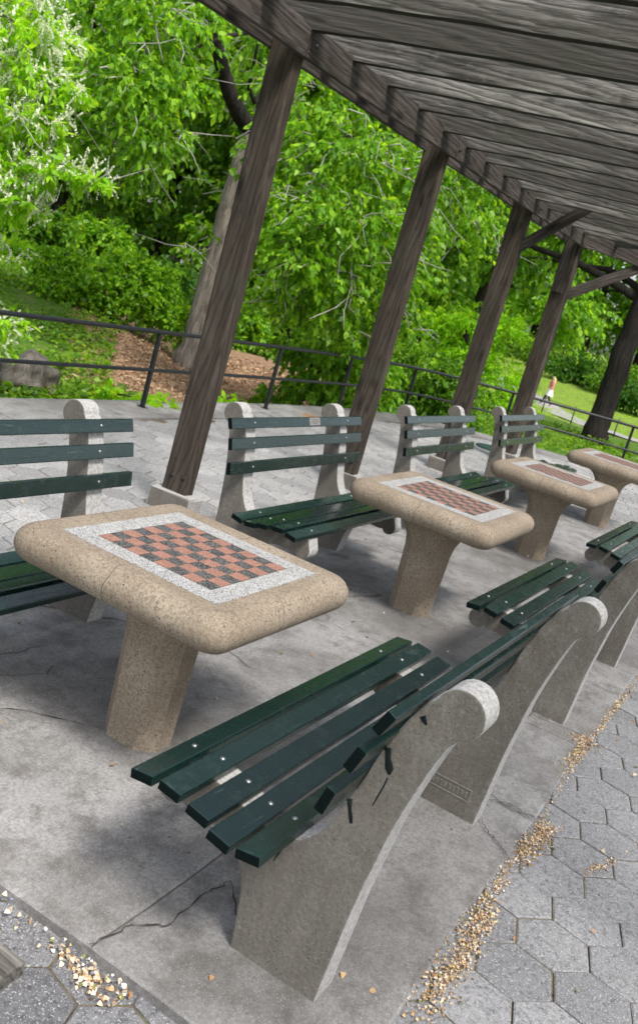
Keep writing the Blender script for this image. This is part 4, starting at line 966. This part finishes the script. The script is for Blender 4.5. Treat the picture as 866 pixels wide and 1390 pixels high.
    bm_obj('face', bm, [M['skin'], M['drip'], m_plain('lip', (.4, .14, .12))], root, recalc=False)
    if skirt:
        bm = bmesh.new(); loft(bm, [[(rx*math.cos(a*.5236), ry*math.sin(a*.5236)+dy, z) for a in range(12)] for z, rx, ry, dy in ((1.02, .145, .125, 0), (.9, .19, .16, 0), (.72, .225, .20, -.02), (.6, .25, .23, -.03))], False, False); bm_obj('skirt', bm, skirt, root, smooth=True)
    return root
stride = dict(kneeL=(.09, .14, .52), ankL=(.09, .28, .12), toeL=(.09, .41, .10), kneeR=(-.09, .02, .50), ankR=(-.09, -.26, .13), toeR=(-.09, -.15, .04), elL=(.21, -.10, 1.14), wrL=(.20, .02, .92), haL=(.2, .06, .84), elR=(-.21, .06, 1.14), wrR=(-.17, .20, .98), haR=(-.16, .26, .94))
wx, wy = 62.2, 15.75
person('woman with long blond hair in white skirt and coral top walking the far path', (wx, wy, tz(wx, wy)+.05), math.radians(-130+180), stride, m_plain('coral_top', (.55, .20, .19)), m_plain('navy_leggings', (.02, .025, .035)), m_plain('blond_hair', (.60, .46, .26)), True, 1.1, m_plain('white_skirt', (.78, .77, .76)), None, (.6, .18, .16))
wx, wy = 57.2, 10.9
person('man in pale blue shirt walking the far path beside the oak trunk', (wx, wy, tz(wx, wy)+.05), math.radians(-120), stride, m_plain('pale_shirt', (.50, .60, .68)), m_plain('dark_trousers', (.03, .035, .05)), m_plain('grey_hair', (.3, .28, .26)), False, 1.08)
g = at(514, 556, 24); person('child in bright blue jacket half hidden behind leaves beyond the railing', (g.x, g.y, tz(g.x, g.y)), math.radians(200), {}, m_plain('blue_jacket', (.02, .07, .33)), m_plain('dark_jeans', (.02, .025, .04)), m_plain('brown_hair', (.06, .04, .03)), False, .6)
for (u, v, lab) in ((241, 352, 'person in dark clothes standing on the far plaza, left of a pair'), (250, 354, 'person in dark clothes standing on the far plaza, right of a pair')):
    g = at(u, v, 104); person(lab, (g.x, g.y, tz(g.x, g.y)+.05), math.radians(220), {}, m_plain('dark_coat', (.02, .022, .035)), m_plain('dark_slacks', (.02, .02, .025)), m_plain('dark_hair', (.03, .025, .02)), False, 1.08, None, 'two dark figures on the plaza')

# ------------------------------------------------------------------ litter in the joints
def litter(name, label, pts, size, mats, seed):
    rng = np.random.default_rng(seed); P = np.array(pts, float); n = len(P)
    ax = nrm(rng.normal(0, 1, (n, 3))*np.array([1, 1, .35])); q = leaves_at(P, ax, size, .8, rng, .6, .5)
    o = fast_mesh(name, q, 6, mats); o.data.polygons.foreach_set('material_index', rng.choice(len(mats), n, p=[.36, .30, .17, .08, .07, .02][:len(mats)] if len(mats) == 6 else None).astype(np.int32)); return tag(o, label, 'litter', kind='stuff')
PET = [m_plain('dry_petal', (.52, .36, .19)), m_plain('pale_petal', (.62, .50, .36)), m_plain('rust_petal', (.36, .20, .09)), m_plain('white_petal', (.70, .64, .55)), m_plain('moss_bit', (.20, .21, .05)), m_plain('violet_petal', (.25, .25, .42))]
rng = np.random.default_rng(9); pts = []
def pile(x, y, sx, sy, n, h=.02, ang=0.):
    for _ in range(int(n*.75)):
        dx, dy = rng.normal(0, sx), rng.normal(0, sy*.8); c, s = math.cos(ang), math.sin(ang); X, Y = x+dx*c-dy*s, y+dx*s+dy*c
        k = math.exp(-(dx/sx)**2*.5-(dy/sy)**2*.5); pts.append((X, Y, pav_z(X, Y)+.001+rng.uniform(0, 1)*h*k*.45))
for x in np.arange(2.4, 7.4, .05): pile(x, .44+.012*((x-2)*.5)+.01*math.sin(x*3), .03, .008, 6, .012)
pile(2.62, .395, .13, .028, 420, .035); pile(2.9, .40, .09, .022, 260, .03); pile(3.55, .415, .07, .028, 300, .035); pile(3.72, .40, .05, .03, 200, .03); pile(4.62, .48, .14, .02, 320, .025); pile(4.80, .50, .04, .05, 200, .03); pile(5.4, .47, .3, .012, 260, .02); pile(3.1, .43, .2, .015, 240, .02); pile(3.68, .16, .06, .012, 60, .012, -.3)
LX = []
litter('petal_litter', 'drifts of dry petals and dust along the pavement joint on the walk side', pts+[(a+rng.normal(0, .012), b+rng.normal(0, .006), c+.001) for a, b, c in pts], .0088, PET, 12); pts = []
for _ in range(70):
    t = rng.uniform(0, 1); x, y = 1.895-abs(rng.normal(0, .03)), 1.02+.65*rng.beta(.8, 2.4); pts.append((x, y, pav_z(x, y)+rng.uniform(0, .03)))
pile(1.85, 1.12, .02, .04, 120, .02); pile(1.87, 1.22, .01, .05, 45, .015); pile(1.76, 1.44, .05, .012, 50, .012, -.6); pile(1.80, 1.53, .03, .03, 40, .012)
litter('petal_litter', 'larger pale petals heaped in the slab corner at the bottom left', pts, .0145, [PET[1], PET[3], PET[0], PET[2], PET[4], PET[5]], 14)
pts = []
for _ in range(150):
    x, y = rng.uniform(2, 11), rng.uniform(.5, 3.4); pts.append((x, y, slab_top(x, y)+.004))
for _ in range(230):
    x, y = rng.uniform(2, 15), rng.uniform(3.6, 5.8); pts.append((x, y, pav_z(x, y)+.006))
for _ in range(130):
    x, y = rng.uniform(2, 7), rng.uniform(-1, .4); pts.append((x, y, pav_z(x, y)+.006))
litter('leaf_litter', 'scattered dry leaf scraps on the slab and pavers', pts, .017, [PET[2], PET[1], PET[0], PET[3], PET[4], m_plain('dark_scrap', (.05, .04, .03))], 13)

# ------------------------------------------------------------------ light
nt = W_.node_tree; bg = nt.nodes['Background']; sky = nt.nodes.new('ShaderNodeTexSky'); sky.sky_type = 'NISHITA'; sky.sun_disc = False
SUN = Vector((-.34, -.55, 1.0)).normalized(); el = math.asin(SUN.z); rot = math.atan2(SUN.x, SUN.y)
sky.sun_elevation = el; sky.sun_rotation = rot; sky.air_density = 1.; sky.dust_density = 3.; sky.ozone_density = 1.
hs = nt.nodes.new('ShaderNodeHueSaturation'); hs.inputs['Saturation'].default_value = .5; nt.links.new(sky.outputs[0], hs.inputs['Color']); nt.links.new(hs.outputs[0], bg.inputs[0]); bg.inputs[1].default_value = .085
sd = bpy.data.lights.new('sun', 'SUN'); sd.energy = 1.5; sd.angle = math.radians(14); sd.color = (1., .955, .89)
so = bpy.data.objects.new('sun', sd); COL.objects.link(so); so.rotation_euler = SUN.to_track_quat('Z', 'Y').to_euler()
S.view_settings.view_transform = 'Standard'; S.view_settings.look = 'None'; S.view_settings.exposure = 1.62; S.view_settings.gamma = 1
S.render.engine = 'CYCLES'; S.cycles.max_bounces = 10; S.cycles.diffuse_bounces = 6; S.cycles.transmission_bounces = 6; S.cycles.use_denoising = True
